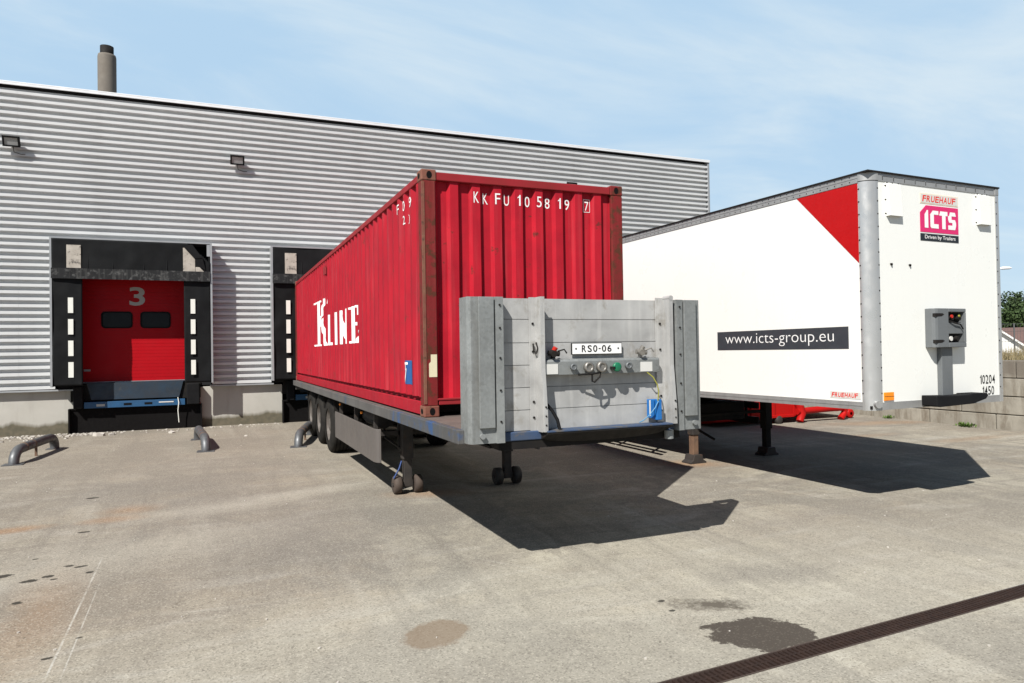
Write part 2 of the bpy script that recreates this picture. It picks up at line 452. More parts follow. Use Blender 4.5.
    # broad tone: pale scoured concrete by the drain, greyer traffic lane in front of the container
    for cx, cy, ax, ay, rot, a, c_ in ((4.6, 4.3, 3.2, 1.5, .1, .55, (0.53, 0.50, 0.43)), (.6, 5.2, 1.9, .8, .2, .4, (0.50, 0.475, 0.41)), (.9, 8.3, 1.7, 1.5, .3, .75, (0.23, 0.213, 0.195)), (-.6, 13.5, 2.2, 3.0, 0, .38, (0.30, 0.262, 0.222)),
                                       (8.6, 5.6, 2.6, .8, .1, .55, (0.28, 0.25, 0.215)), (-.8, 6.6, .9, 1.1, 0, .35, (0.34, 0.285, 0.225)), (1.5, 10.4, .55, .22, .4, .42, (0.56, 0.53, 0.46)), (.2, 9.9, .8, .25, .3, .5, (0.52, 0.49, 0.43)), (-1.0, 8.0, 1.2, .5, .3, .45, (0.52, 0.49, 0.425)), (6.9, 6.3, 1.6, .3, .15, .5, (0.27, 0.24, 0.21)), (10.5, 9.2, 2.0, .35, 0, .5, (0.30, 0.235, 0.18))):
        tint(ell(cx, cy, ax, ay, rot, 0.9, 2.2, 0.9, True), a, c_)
    # greyish worn areas
    for cx, cy, ax, ay, rot, a in ((-1.2, 11.4, 1.0, .8, 0, .5), (.9, 7.2, .9, .7, .3, .35), (4.6, 4.9, .5, .22, -.3, .5), (.2, 12.5, .9, 1.7, 0, .25)):
        tint(ell(cx, cy, ax, ay, rot, 0.6, 2.6, 1.2, True), a, (0.21, 0.195, 0.18))
    # scrape marks
    for xa, ya, xb, yb, w, a in ((-1.02, 8.1, -.985, 5.1, .010, .8), (-.935, 7.3, -.895, 5.1, .007, .6), (2.05, 6.69, 3.0, 5.25, .012, .35), (2.2, 6.62, 2.9, 5.62, .03, .25)):
        k = (xb - xa) / (yb - ya)
        d = t.math('ABSOLUTE', t.math('SUBTRACT', X, t.math('ADD', t.math('MULTIPLY', Y, k), xa - k * ya)))
        ml = t.ramp(d, w * 0.5, w, 1, 0)
        lo, hi = min(ya, yb), max(ya, yb)
        my = t.math('MULTIPLY', t.ramp(Y, lo, lo + .3), t.ramp(Y, hi - .3, hi, 1, 0))
        brk = t.ramp(t.noise(3.5, 5, 0.7), 0.35, 0.55)
        tint(t.math('MULTIPLY', t.math('MULTIPLY', ml, my), brk), a, (0.60, 0.58, 0.54))
    # aggregate: dark and pale grains
    g1 = t.voronoi(92, out='Color')
    s1 = t.n('ShaderNodeSeparateColor'); t.l(g1, s1.inputs[0])
    col = t.mix(t.ramp(s1.outputs[0], 0.66, 0.96, 0, 0.68), col, t.mix(0.66, col, (0.09, 0.078, 0.065)))
    col = t.mix(t.ramp(s1.outputs[1], 0.70, 0.98, 0, 0.55), col, t.mix(0.55, col, (0.74, 0.69, 0.60)))
    g2 = t.noise(210, 3, 0.7)
    g3 = t.noise(34, 5, 0.75)
    col = t.mix(t.ramp(g3, 0.40, 0.60, 0.22, 0), col, t.mix(0.5, col, (0.17, 0.15, 0.125)))
    col = t.mix(t.ramp(g2, 0.3, 0.7, 0, 0.35), col, t.mix(0.5, col, (0.16, 0.14, 0.12)))
    sp = t.voronoi(5.5, vec=t.mapping(loc=(2.2, 7.7, 0)))
    col = t.mix(t.ramp(sp, 0.035, 0.055, 0.6, 0), col, (0.08, 0.07, 0.06))
    # oil and old spills
    brown = ell(1.46, 4.90, .27, .205, .55, 0.10, 0.7, 0.4)
    tint(brown, 0.68, (0.225, 0.165, 0.115))
    smudge = ell(3.60, 4.52, .26, .10, -.45, 0.55, 2.4, 2.0)
    tint(smudge, 0.92, (0.11, 0.095, 0.08))
    wet = ell(3.58, 3.92, .375, .26, -.30, 0.04, 1.1, 0.28)
    wet2 = ell(3.40, 4.17, .18, .06, -.1, 0.10, 1.5, .9)
    wet = t.math('MAXIMUM', wet, wet2)
    tint(wet, 0.96, t.mix(t.ramp(s1.outputs[0], 0.8, 0.95, 0, 0.5), (0.070, 0.058, 0.050), (0.17, 0.15, 0.125)))
    for cx, cy, ax, ay in ((-1.52, 7.51, .08, .05), (-1.78, 7.76, .07, .05), (-1.49, 6.91, .04, .04), (-1.40, 7.58, .045, .04), (-1.27, 7.86, .05, .03), (-1.17, 7.79, .06, .03), (-1.06, 7.56, .03, .03), (-1.33, 7.47, .03, .02), (-1.35, 9.21, .06, .03), (-1.53, 11.22, .09, .045), (-1.62, 8.25, .03, .02), (-1.04, 5.6, .03, .02), (-.9, 5.9, .025, .015), (3.25, 4.55, .035, .02), (3.3, 4.75, .03, .02)):
        tint(ell(cx, cy, ax, ay, 0.1, 0.12, 1.5, 1.3), 0.9, (0.035, 0.032, 0.028))
    col = t.mix(1.0, col, (0.815, 0.81, 0.775), 'MULTIPLY')
    t.color(col)
    t.rough(t.math('SUBTRACT', 0.92, t.math('MULTIPLY', wet, 0.12)))
    t.spec(0.12)
    h = t.math('ADD', t.math('MULTIPLY', g2, 0.5), t.math('MULTIPLY', s1.outputs[0], 0.5))
    t.bump(h, 0.45, 0.004)
    MATS['yard_concrete'] = t.m


def m_leaf(name, a, b, c):
    t = NT(name)
    n = t.noise(0.9, 4)
    oi = t.n('ShaderNodeObjectInfo')
    col = t.mix(t.ramp(n, 0.35, 0.65), a, b)
    col = t.mix(t.ramp(t.noise(6, 3), 0.45, 0.7, 0, 0.7), col, c)
    t.color(col)
    t.rough(0.75)
    t.spec(0.25)
    t.b.inputs['Subsurface Weight'].default_value = 0.0
    MATS[name] = t.m


m_galv(); m_cladding(); m_plinth(); m_block(); m_ground()
m_leaf('leaf_green', (0.035, 0.060, 0.018), (0.050, 0.078, 0.022), (0.022, 0.040, 0.014))
m_leaf('leaf_dark', (0.028, 0.048, 0.018), (0.04, 0.06, 0.02), (0.018, 0.032, 0.012))
m_leaf('weed_green', (0.07, 0.12, 0.02), (0.05, 0.09, 0.02), (0.09, 0.13, 0.03))
m_leaf('dry_grass', (0.26, 0.205, 0.115), (0.20, 0.16, 0.085), (0.13, 0.12, 0.055))
m_leaf('bank_soil', (0.15, 0.122, 0.078), (0.12, 0.10, 0.06), (0.09, 0.09, 0.04))


# ------------------------------------------------------------------ mesh helpers
class MB:
    def __init__(s):
        s.v = []; s.f = []; s.mi = []; s.sm = []; s.cur = 0

    def add(s, vs, fs, smooth=False):
        b = len(s.v)
        s.v += [tuple(p) for p in vs]
        for q in fs:
            s.f.append([i + b for i in q]); s.mi.append(s.cur); s.sm.append(smooth)
        return s

    def box(s, x0, x1, y0, y1, z0, z1):
        vs = [(x0, y0, z0), (x1, y0, z0), (x1, y1, z0), (x0, y1, z0), (x0, y0, z1), (x1, y0, z1), (x1, y1, z1), (x0, y1, z1)]
        return s.add(vs, [(0, 3, 2, 1), (4, 5, 6, 7), (0, 1, 5, 4), (1, 2, 6, 5), (2, 3, 7, 6), (3, 0, 4, 7)])

    def prism(s, poly, axis, a, b):
        """closed polygon (2D) extruded along axis 0/1/2 from a to b"""
        n = len(poly)

        def pt(p, w):
            if axis == 0: return (w, p[0], p[1])
            if axis == 1: return (p[0], w, p[1])
            return (p[0], p[1], w)
        vs = [pt(p, a) for p in poly] + [pt(p, b) for p in poly]
        fs = [tuple(range(n))[::-1], tuple(range(n, 2 * n))]
        fs += [(i, (i + 1) % n, n + (i + 1) % n, n + i) for i in range(n)]
        return s.add(vs, fs)

    def cyl(s, p0, p1, r, seg=16, r1=None, cap=True):
        p0 = Vector(p0); p1 = Vector(p1); r1 = r if r1 is None else r1
        d = (p1 - p0).normalized()
        a = d.orthogonal().normalized(); b = d.cross(a)
        vs = []
        for p, q in ((p0, r), (p1, r1)):
            for i in range(seg):
                t = 2 * PI * i / seg
                vs.append(p + a * math.cos(t) * q + b * math.sin(t) * q)
        s.add(vs, [(i, (i + 1) % seg, seg + (i + 1) % seg, seg + i) for i in range(seg)], True)
        if cap:
            s.add(vs, [tuple(range(seg))[::-1], tuple(range(seg, 2 * seg))])
        return s

    def lathe(s, c, axis, prof, seg=32):
        """prof: list of (offset along axis, radius)"""
        c = Vector(c); d = Vector(axis).normalized(); a = d.orthogonal().normalized(); b = d.cross(a)
        vs = []
        for o, r in prof:
            for i in range(seg):
                t = 2 * PI * i / seg
                vs.append(c + d * o + (a * math.cos(t) + b * math.sin(t)) * r)
        fs = []
        for k in range(len(prof) - 1):
            for i in range(seg):
                j = (i + 1) % seg
                fs.append((k * seg + i, k * seg + j, (k + 1) * seg + j, (k + 1) * seg + i))
        return s.add(vs, fs, True)

    def tube(s, pts, r, seg=10, cap=True):
        pts = [Vector(p) for p in pts]
        n = len(pts)
        rs = r if isinstance(r, (list, tuple)) else [r] * n
        prev = None; vs = []
        for i, p in enumerate(pts):
            d = (pts[min(i + 1, n - 1)] - pts[max(i - 1, 0)]).normalized()
            if prev is None:
                a = d.orthogonal().normalized()
            else:
                a = (prev - d * prev.dot(d)).normalized()
            prev = a; b = d.cross(a)
            for k in range(seg):
                t = 2 * PI * k / seg
                vs.append(p + (a * math.cos(t) + b * math.sin(t)) * rs[i])
        fs = [(i * seg + k, i * seg + (k + 1) % seg, (i + 1) * seg + (k + 1) % seg, (i + 1) * seg + k) for i in range(n - 1) for k in range(seg)]
        s.add(vs, fs, True)
        if cap:
            s.add(vs, [tuple(range(seg))[::-1], tuple(range((n - 1) * seg, n * seg))])
        return s

    def sheet(s, poly, axis, w):
        """flat n-gon at coordinate w on axis"""
        def pt(p):
            return (w, p[0], p[1]) if axis == 0 else (p[0], w, p[1]) if axis == 1 else (p[0], p[1], w)
        return s.add([pt(p) for p in poly], [tuple(range(len(poly)))])

    def build(s, name, mat, parent=None, world_origin=None, bevel=0.0, fix=True):
        """verts are in the thing's own frame unless world_origin is given, which is then subtracted"""
        me = bpy.data.meshes.new(name)
        o = Vector(world_origin) if world_origin is not None else Vector((0, 0, 0))
        me.from_pydata([tuple(Vector(p) - o) for p in s.v], [], s.f)
        for m in (mat if isinstance(mat, (list, tuple)) else [mat]):
            me.materials.append(MATS[m])
        for p, i, sm in zip(me.polygons, s.mi, s.sm):
            p.material_index = i; p.use_smooth = sm
        if fix:
            bm = bmesh.new(); bm.from_mesh(me)
            bmesh.ops.recalc_face_normals(bm, faces=bm.faces)
            bm.to_mesh(me); bm.free()
        me.update()
        ob = bpy.data.objects.new(name, me)
        COL.objects.link(ob)
        if parent is not None:
            ob.parent = parent
        elif world_origin is not None:
            ob.location = o
        if bevel:
            b = ob.modifiers.new('edge', 'BEVEL')
            b.width = bevel; b.segments = 2; b.limit_method = 'ANGLE'; b.angle_limit = R(40)
        return ob


def thing(name, label, cat, loc, rz=0.0, group=None):
    o = bpy.data.objects.new(name, None)
    COL.objects.link(o)
    o.empty_display_size = 0.2
    o.location = loc; o.rotation_euler = (0, 0, rz)
    o['label'] = label; o['category'] = cat
    if group: o['group'] = group
    return o


def tag(o, label, cat, group=None, kind=None):
    o['label'] = label; o['category'] = cat
    if group: o['group'] = group
    if kind: o['kind'] = kind
    return o


def dup(root, loc, label, rz=None):
    def cp(o, par):
        c = o.copy(); COL.objects.link(c)
        if par is not None: c.parent = par
        for ch in list(o.children): cp(ch, c)
        return c
    c = cp(root, None)
    c.location = loc; c['label'] = label
    if rz is not None: c.rotation_euler = (0, 0, rz)
    return c


class Frame:
    """builds parts given in world coordinates under a thing standing at .o"""
    def __init__(s, root):
        s.root = root; s.o = Vector(root.location)

    def part(s, mb, name, mat, parent=None, bevel=0.0, fix=True):
        return mb.build(name, mat, parent or s.root, s.o, bevel, fix)


def glyphs(text, bold=0.0, shear=0.0, spacing=1.0):
    if text == '1':
        return [(.40, 0), (.60, 0), (.60, 1), (.45, 1), (.40, .88), (.20, .78), (.20, .68), (.40, .77)], [(0, 1, 2, 7), (2, 3, 4, 7), (4, 5, 6, 7)]
    cu = bpy.data.curves.new('t', 'FONT')
    cu.body = text; cu.size = 1.0; cu.offset = bold; cu.shear = shear; cu.space_character = spacing
    cu.resolution_u = 4
    ob = bpy.data.objects.new('t', cu)
    COL.objects.link(ob)
    dg = bpy.context.evaluated_depsgraph_get()
    dg.update()
    me = bpy.data.meshes.new_from_object(ob.evaluated_get(dg))
    vs = [(v.co.x, v.co.y) for v in me.vertices]
    fs = [tuple(p.vertices) for p in me.polygons]
    bpy.data.objects.remove(ob); bpy.data.curves.remove(cu); bpy.data.meshes.remove(me)
    return vs, fs


def fit(g, u0, u1, v0, v1):
    vs, fs = g
    a0 = min(p[0] for p in vs); a1 = max(p[0] for p in vs); b0 = min(p[1] for p in vs); b1 = max(p[1] for p in vs)
    return [(u0 + (p[0] - a0) / (a1 - a0) * (u1 - u0), v0 + (p[1] - b0) / (b1 - b0) * (v1 - v0)) for p in vs], fs


def block_word(text, u0, u1, v0, v1, shear=.2, bold=.02, fill=.84):
    """block capitals in equal cells, leaning to the right"""
    vs, fs = [], []
    w = (u1 - u0 - shear * (v1 - v0)) / len(text)
    for i, ch in enumerate(text):
        a, b = fit(glyphs(ch, bold), u0 + i * w, u0 + i * w + w * fill, v0, v1)
        fs += [tuple(q + len(vs) for q in f_) for f_ in b]
        vs += [(p[0] + shear * (p[1] - v0), p[1]) for p in a]
    return vs, fs


def cut_u(g, us):
    """split flat glyph faces at the given u so they can follow a fold"""
    vs, fs = g
    bm = bmesh.new()
    bv = [bm.verts.new((p[0], p[1], 0)) for p in vs]
    for q in fs:
        try: bm.faces.new([bv[i] for i in q])
        except ValueError: pass
    lo = min(p[0] for p in vs); hi = max(p[0] for p in vs)
    for u in us:
        if lo < u < hi:
            bmesh.ops.bisect_plane(bm, geom=bm.verts[:] + bm.edges[:] + bm.faces[:], plane_co=(u, 0, 0), plane_no=(1, 0, 0), dist=1e-6)
    bm.verts.index_update()
    out = ([(v.co.x, v.co.y) for v in bm.verts], [tuple(v.index for v in q.verts) for q in bm.faces])
    bm.free()
    return out


def gz(y):
    return -0.1331 + 0.01386 * min(max(y, -10), 19.75)


# ------------------------------------------------------------------ ground
def ground():
    xs = [-3000, -60, -8, 0, 8, 15.9, 17, 60, 3000]

    def dl(x): return 3.555 + 0.0433 * (min(max(x, -8), 17) - 2.67)
    rows = [lambda x: -3000, lambda x: -10, lambda x: dl(x) - .090, lambda x: dl(x) + .090, lambda x: 10, lambda x: 19.75, lambda x: 60, lambda x: 3000]
    vs = []; fs = []
    for rf in rows:
        for x in xs:
            y = rf(x); vs.append((x, y, gz(y)))
    n = len(xs)
    for j in range(len(rows) - 1):
        for i in range(n - 1):
            if j == 2 and -8 <= xs[i] < 17: continue
            fs.append((j * n + i, j * n + i + 1, (j + 1) * n + i + 1, (j + 1) * n + i))
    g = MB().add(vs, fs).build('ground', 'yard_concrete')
    g['kind'] = 'structure'
    g['label'] = 'worn grey beige concrete yard with oil spots and rust stains'
    # drain channel in the slot
    k = 0.0433
    d = thing('drain_channel', 'dark rusty slotted drain channel crossing the concrete yard in front', 'drain', (2.67, 3.555, gz(3.555)), math.atan(k))
    fr = MB(); gr = MB()
    for sgn in (-1, 1):
        fr.box(-10.6, 14.2, min(sgn * .0895, sgn * .078), max(sgn * .0895, sgn * .078), -.05, .003)
    fr.box(-10.6, 14.2, -.0895, .0895, -.12, -.08)
    fr.build('frame', 'drain_edge', d)
    x = -10.5
    while x < 14.1:
        gr.box(x, x + .022, -.076, .076, -.03, .001); x += .042
    gr.box(-10.6, 14.2, -.006, .006, -.03, .0015)
    gr.build('grate', 'drain_rust', d)


ground()


# ------------------------------------------------------------------ warehouse
WY = 19.75


def warehouse():
    w = thing('warehouse', 'long low warehouse with grey ribbed metal cladding above a concrete plinth', 'warehouse', (0, WY, gz(WY)))
    F = Frame(w)
    Z0, Z1 = 1.21, 8.335
    pitch = 0.162
    n = int(round((Z1 - Z0) / pitch)); pitch = (Z1 - Z0) / n
    # one rib: outer flat, fall back, inner flat, return
    prof = [(0.0, 0.0), (0.016, 0.105), (0.082, 0.105), (0.094, 0.0)]
    zs = []
    for i in range(n):
        for a, d in prof:
            zs.append((Z0 + i * pitch + a / 0.162 * pitch, WY - d))
    zs.append((Z1, WY))
    cl = MB()

    def strip(x0, x1, za, zb, lap=0.0):
        pts = [p for p in zs if za - 1e-4 <= p[0] <= zb + 1e-4]
        vs = []
        for z, y in pts:
            vs += [(x0, y - lap, z), (x1, y - lap, z)]
        cl.add(vs, [(2 * i, 2 * i + 1, 2 * i + 3, 2 * i + 2) for i in range(len(pts) - 1)])
    cut = Z0 + round((4.72 - Z0) / pitch) * pitch
    seams = [-16.0, -11.6, -9.1, -6.65, -4.19, -1.70, 0.76, 3.22, 5.68, 8.14, 10.6, 13.06, 15.9]
    for k, (a, b) in enumerate(zip(seams[:-1], seams[1:])):
        strip(a - .03, b + .03, cut, Z1, .003 * (k % 2))
    low = [(-16, -3.44), (0.0, 1.44), (4.88, 15.9)]
    for a, b in low:
        cs = [a] + [q for q in seams if a < q < b] + [b]
        for k, (c, d) in enumerate(zip(cs[:-1], cs[1:])):
            strip(c - (.03 if c in seams[1:] else 0), d + (.03 if d in seams[:-1] else 0), Z0, cut, .003 * (k % 2))
    F.part(cl, 'cladding', 'cladding', fix=False)
    bk = MB()
    bk.box(-16, 15.88, WY + .05, WY + .09, cut, 8.43)
    for a, b in low:
        bk.box(a, b, WY + .05, WY + .09, 1.2, cut)
    F.part(bk, 'wall_liner', 'interior_dark')
    # screws seam flashings
    t = MB()
    t.box(-16.1, 15.955, WY - .15, WY + .35, 8.43, 8.465)
    t.box(-16.1, 15.955, WY - .15, WY - .135, 8.375, 8.43)
    F.part(t, 'coping', 'coping_white', bevel=.006)
    for a, b in ((15.87, 15.945), (-16.09, -16.03)):
        F.part(MB().box(a, b, WY - .12, WY + .10, 1.2, 8.425), 'corner_trim', 'trim_grey', bevel=.006)
    for a, b in ((-16, -3.05), (-.06, 1.50), (4.83, 15.9)):
        F.part(MB().box(a, b, WY - .12, WY + .02, 1.168, 1.206), 'drip_flashing', 'trim_grey', bevel=.004)
    for a, b in ((-16, -3.06), (-.30, 1.72), (4.50, 15.95)):
        F.part(MB().box(a, b, WY + .015, WY + .5, -.1, 1.168), 'plinth', 'plinth_concrete', bevel=.01)
    F.part(MB().box(15.72, 15.90, WY + .11, 60, 0, 8.29), 'side_wall', 'trim_grey')
    F.part(MB().box(-15.98, -15.8, WY + .11, 60, 0, 8.29), 'side_wall', 'trim_grey')
    F.part(MB().box(-15.79, 15.71, 59.8, 60, 0, 8.29), 'rear_wall', 'trim_grey')
    F.part(MB().box(-15.98, 15.90, WY + .11, 60, 8.30, 8.40), 'roof', 'trim_grey')
    # door recesses, door, number, panes; one per dock
    for k, num in ((0, True), (1, False)):
        ox = 4.88 * k
        rc = MB()
        x0, x1 = -2.93 + ox, -.55 + ox
        rc.box(x0 - .12, x0, WY + .0, 20.06, 1.34, 3.98)
        rc.box(x1, x1 + .12, WY + .0, 20.06, 1.34, 3.98)
        rc.box(x0 - .12, x1 + .12, WY + .0, 20.06, 3.98, 4.1)
        F.part(MB().box(-3.40 + ox, -3.05 + ox, WY, WY + .08, 1.21, 4.72), 'backing_panel', 'interior_dark')
        F.part(MB().box(-.43 + ox, -.03 + ox, WY, WY + .08, 1.21, 4.72), 'backing_panel', 'interior_dark')
        rc.box(-3.05 + ox, -.43 + ox, WY, WY + .08, 4.1, 4.72)
        F.part(rc, 'door_reveal', 'interior_dark')
        dm = MB()
        zz = 1.36
        hs = [0.51, 0.51, 0.51, 0.51, 0.565]
        for h in hs:                                   # five hinged sections with shallow ribs
            q = 6
            for i in range(q):
                a = zz + h * i / q; b2 = zz + h * (i + 1) / q
                dm.box(x0, x1, 20.0 if i else 20.003, 20.05, a + .0015, b2 - .0035)
            zz += h
        dm.box(x0, x1, 20.01, 20.05, 1.36, zz)
        door = F.part(dm, 'sectional_door', 'door_red')
        F.part(MB().box(x0, x1, 19.985, 20.045, 1.335, 1.358), 'bottom_seal', 'trim_grey', door)
        for wx in (-2.52, -1.66):
            fr = MB()
            a, b2, c, d = wx + ox, wx + .69 + ox, 2.68, 3.10
            rad = .09
            pts = []
            for cx, cy, st in ((b2 - rad, d - rad, 0), (a + rad, d - rad, 90), (a + rad, c + rad, 180), (b2 - rad, c + rad, 270)):
                for s in range(5):
                    an = R(st + s * 22.5)
                    pts.append((cx + rad * math.cos(an), cy + rad * math.sin(an)))
            cxm, czm = (a + b2) / 2, (c + d) / 2
            inn = [(cxm + (p[0] - cxm) * .90, czm + (p[1] - czm) * .84) for p in pts]
            m = len(pts)
            vs = [(p[0], 19.98, p[1]) for p in pts] + [(p[0], 19.98, p[1]) for p in inn] + [(p[0], 20.01, p[1]) for p in pts] + [(p[0], 19.996, p[1]) for p in inn]
            fs = []
            for i in range(m):
                j = (i + 1) % m
                fs += [(i, j, m + j, m + i), (i, j, 2 * m + j, 2 * m + i), (m + i, m + j, 3 * m + j, 3 * m + i)]
            fr.add(vs, fs)
            wf = F.part(fr, 'window', 'black_rubber', door)
            F.part(MB().sheet(inn, 1, 19.996), 'pane', 'window_glass', door)
        if num:
            vs, fs = fit(glyphs('3', 0.02), -1.90, -1.55, 3.25, 3.72)
            F.part(MB().add([(u, 19.996, v) for u, v in vs], fs), 'door_number', 'letter_grey', door)
        F.part(MB().box(x1 - .06, x1 - .04, 19.985, 20.0, 1.75, 1.95), 'handle', 'trim_grey', door)
        F.part(MB().box(x0 + .03, x0 + .17, 19.985, 20.0, 1.62, 1.67), 'maker_plate', 'trim_grey', door)
    return w


warehouse()


# ------------------------------------------------------------------ dock shelters
def shelter(ox, label, torn):
    s = thing('dock_shelter', label, 'dock shelter', (-1.72 + ox, 19.15, 1.28), 0, 'dock shelters on the warehouse wall')
    F = Frame(s)
    x0, x1 = -3.43 + ox, 0.0 + ox
    YF = 19.16
    fr = MB()
    fr.box(x0 - .02, x0 + .012, YF, WY - .02, 1.29, 4.76)
    fr.box(x1 - .012, x1 + .02, YF, WY - .02, 1.29, 4.76)
    fr.box(x0 - .02, x1 + .02, YF, WY - .04, 4.76, 4.79)
    fr.box(x0 - .022, x0 + .022, YF - .006, YF + .05, 1.285, 4.795)
    fr.box(x1 - .022, x1 + .022, YF - .006, YF + .05, 1.285, 4.795)
    fr.box(x0 - .022, x1 + .022, YF - .005, YF + .05, 4.757, 4.796)
    F.part(fr, 'frame', 'trim_grey')

    def cloth(u0, u1, v0, v1, y, nu, nv, amp, seed, skip=None):
        vs = []; fs = []
        for j in range(nv + 1):
            for i in range(nu + 1):
                u = u0 + (u1 - u0) * i / nu; v = v0 + (v1 - v0) * j / nv
                d = mnoise.noise(Vector((u * 1.6 + seed, v * 1.3, seed))) * amp + mnoise.noise(Vector((u * 4 + seed, v * 3, 3.1))) * amp * .4
                vs.append((u, y + d, v))
        for j in range(nv):
            for i in range(nu):
                u = u0 + (u1 - u0) * (i + .5) / nu; v = v0 + (v1 - v0) * (j + .5) / nv
                if skip and skip(u, v): continue
                a = j * (nu + 1) + i
                fs.append((a, a + 1, a + nu + 2, a + nu + 1))
        return MB().add(vs, fs, True)
    # side curtains
    for a, b, sd in ((x0 + .02, x0 + .63, 1.0), (x1 - .63, x1 - .02, 5.0)):
        c = F.part(cloth(a, b, 1.30, 3.86, YF + .035, 16, 50, .030, sd + ox, None), 'side_curtain', 'seal_grey')
        m = c.modifiers.new('t', 'SOLIDIFY'); m.thickness = .02
        gx = a + .32 if a < x0 + .1 else a + .15
        for q in range(4):
            z = 1.50 + q * .504
            F.part(MB().box(gx, gx + .105, YF - .002, YF + .01, z, z + .36), 'guide_mark', 'stripe_white', c)
    # head curtain with a turned-back lower lip
    tornf = (lambda u, v: (u - (x1 - .62)) * 0.9 + (v - 4.72) * 1.0 > .10 and v > 4.2) if torn else None
    h = F.part(cloth(x0 + .02, x1 - .02, 3.82, 4.755, YF + .012, 90, 24, .022, 9 + ox, tornf), 'head_curtain', 'seal_grey')
    m = h.modifiers.new('t', 'SOLIDIFY'); m.thickness = .02
    lip = MB()
    lip.box(x0 + .01, x1 - .03, YF - .035, YF - .018, 3.83, 4.06)
    lip.box(x0 + .01, x1 - .03, YF - .045, YF - .018, 3.815, 3.832)
    F.part(lip, 'head_flap', 'seal_scuffed', h)
    # struts showing as ridges through the cloth
    for q in (.75, 1.27, 1.93, 2.43):
        F.part(MB().tube([(x0 + q, YF - .006, 4.06), (x0 + q, YF + .012, 4.38)], .012, 6), 'stay', 'seal_grey', h)
    F.part(MB().box(x0 + .32, x0 + .61, YF - .02, YF - .010, 4.07, 4.61), 'corner_patch', 'reflector_patch', h)
    if torn:
        t = MB()
        t2 = MB().prism([(x1 - .36, 4.05), (x1 - .16, 4.05), (x1 - .27, 4.17), (x1 - .36, 4.17)], 1, YF - .024, YF - .014)
        F.part(t2, 'corner_patch', 'reflector_patch', h)
        t.prism([(x1 - .64, 4.04), (x1 - .37, 4.04), (x1 - .37, 4.40), (x1 - .60, 4.64), (x1 - .64, 4.64)], 1, YF - .02, YF - .010)
        F.part(t, 'corner_patch', 'reflector_patch', h)
        fl = MB()                                        # torn corner folded over
        fl.add([(x1 - .62, YF - .03, 4.66), (x1 - .44, YF - .05, 4.74), (x1 - .20, YF - .07, 4.40), (x1 - .38, YF - .035, 4.38)], [(0, 1, 2, 3)])
        fl.add([(x1 - .38, YF - .035, 4.38), (x1 - .20, YF - .07, 4.40), (x1 - .13, YF - .03, 4.10), (x1 - .30, YF - .03, 4.20)], [(0, 1, 2, 3)])
        ob = F.part(fl, 'torn_flap', 'black_rubber', h)
        mm = ob.modifiers.new('t', 'SOLIDIFY'); mm.thickness = .012
        F.part(MB().box(x1 - .10, x1 - .025, YF - .008, YF + .03, 4.45, 4.74), 'frame_bracket', 'trim_grey')
    else:
        F.part(MB().box(x1 - .61, x1 - .32, YF - .02, YF - .010, 4.07, 4.61), 'corner_patch', 'reflector_patch', h)
    # black fabric behind the front curtains
    b = MB()
    b.box(x0 + .02, x1 - .02, YF + .10, WY - .05, 4.70, 4.75)
    b.box(x0 + .04, x0 + .07, YF + .10, WY - .05, 1.30, 4.70)
    b.box(x1 - .07, x1 - .04, YF + .10, WY - .05, 1.30, 4.70)
    b.box(x0 + .02, x1 - .02, YF + .34, YF + .36, 4.02, 4.70)
    F.part(b, 'inner_lining', 'black_rubber')


shelter(0, 'black dock shelter with torn top right corner around the red door numbered 3', True)
shelter(4.88, 'black dock shelter half hidden behind the rear of the red container', False)


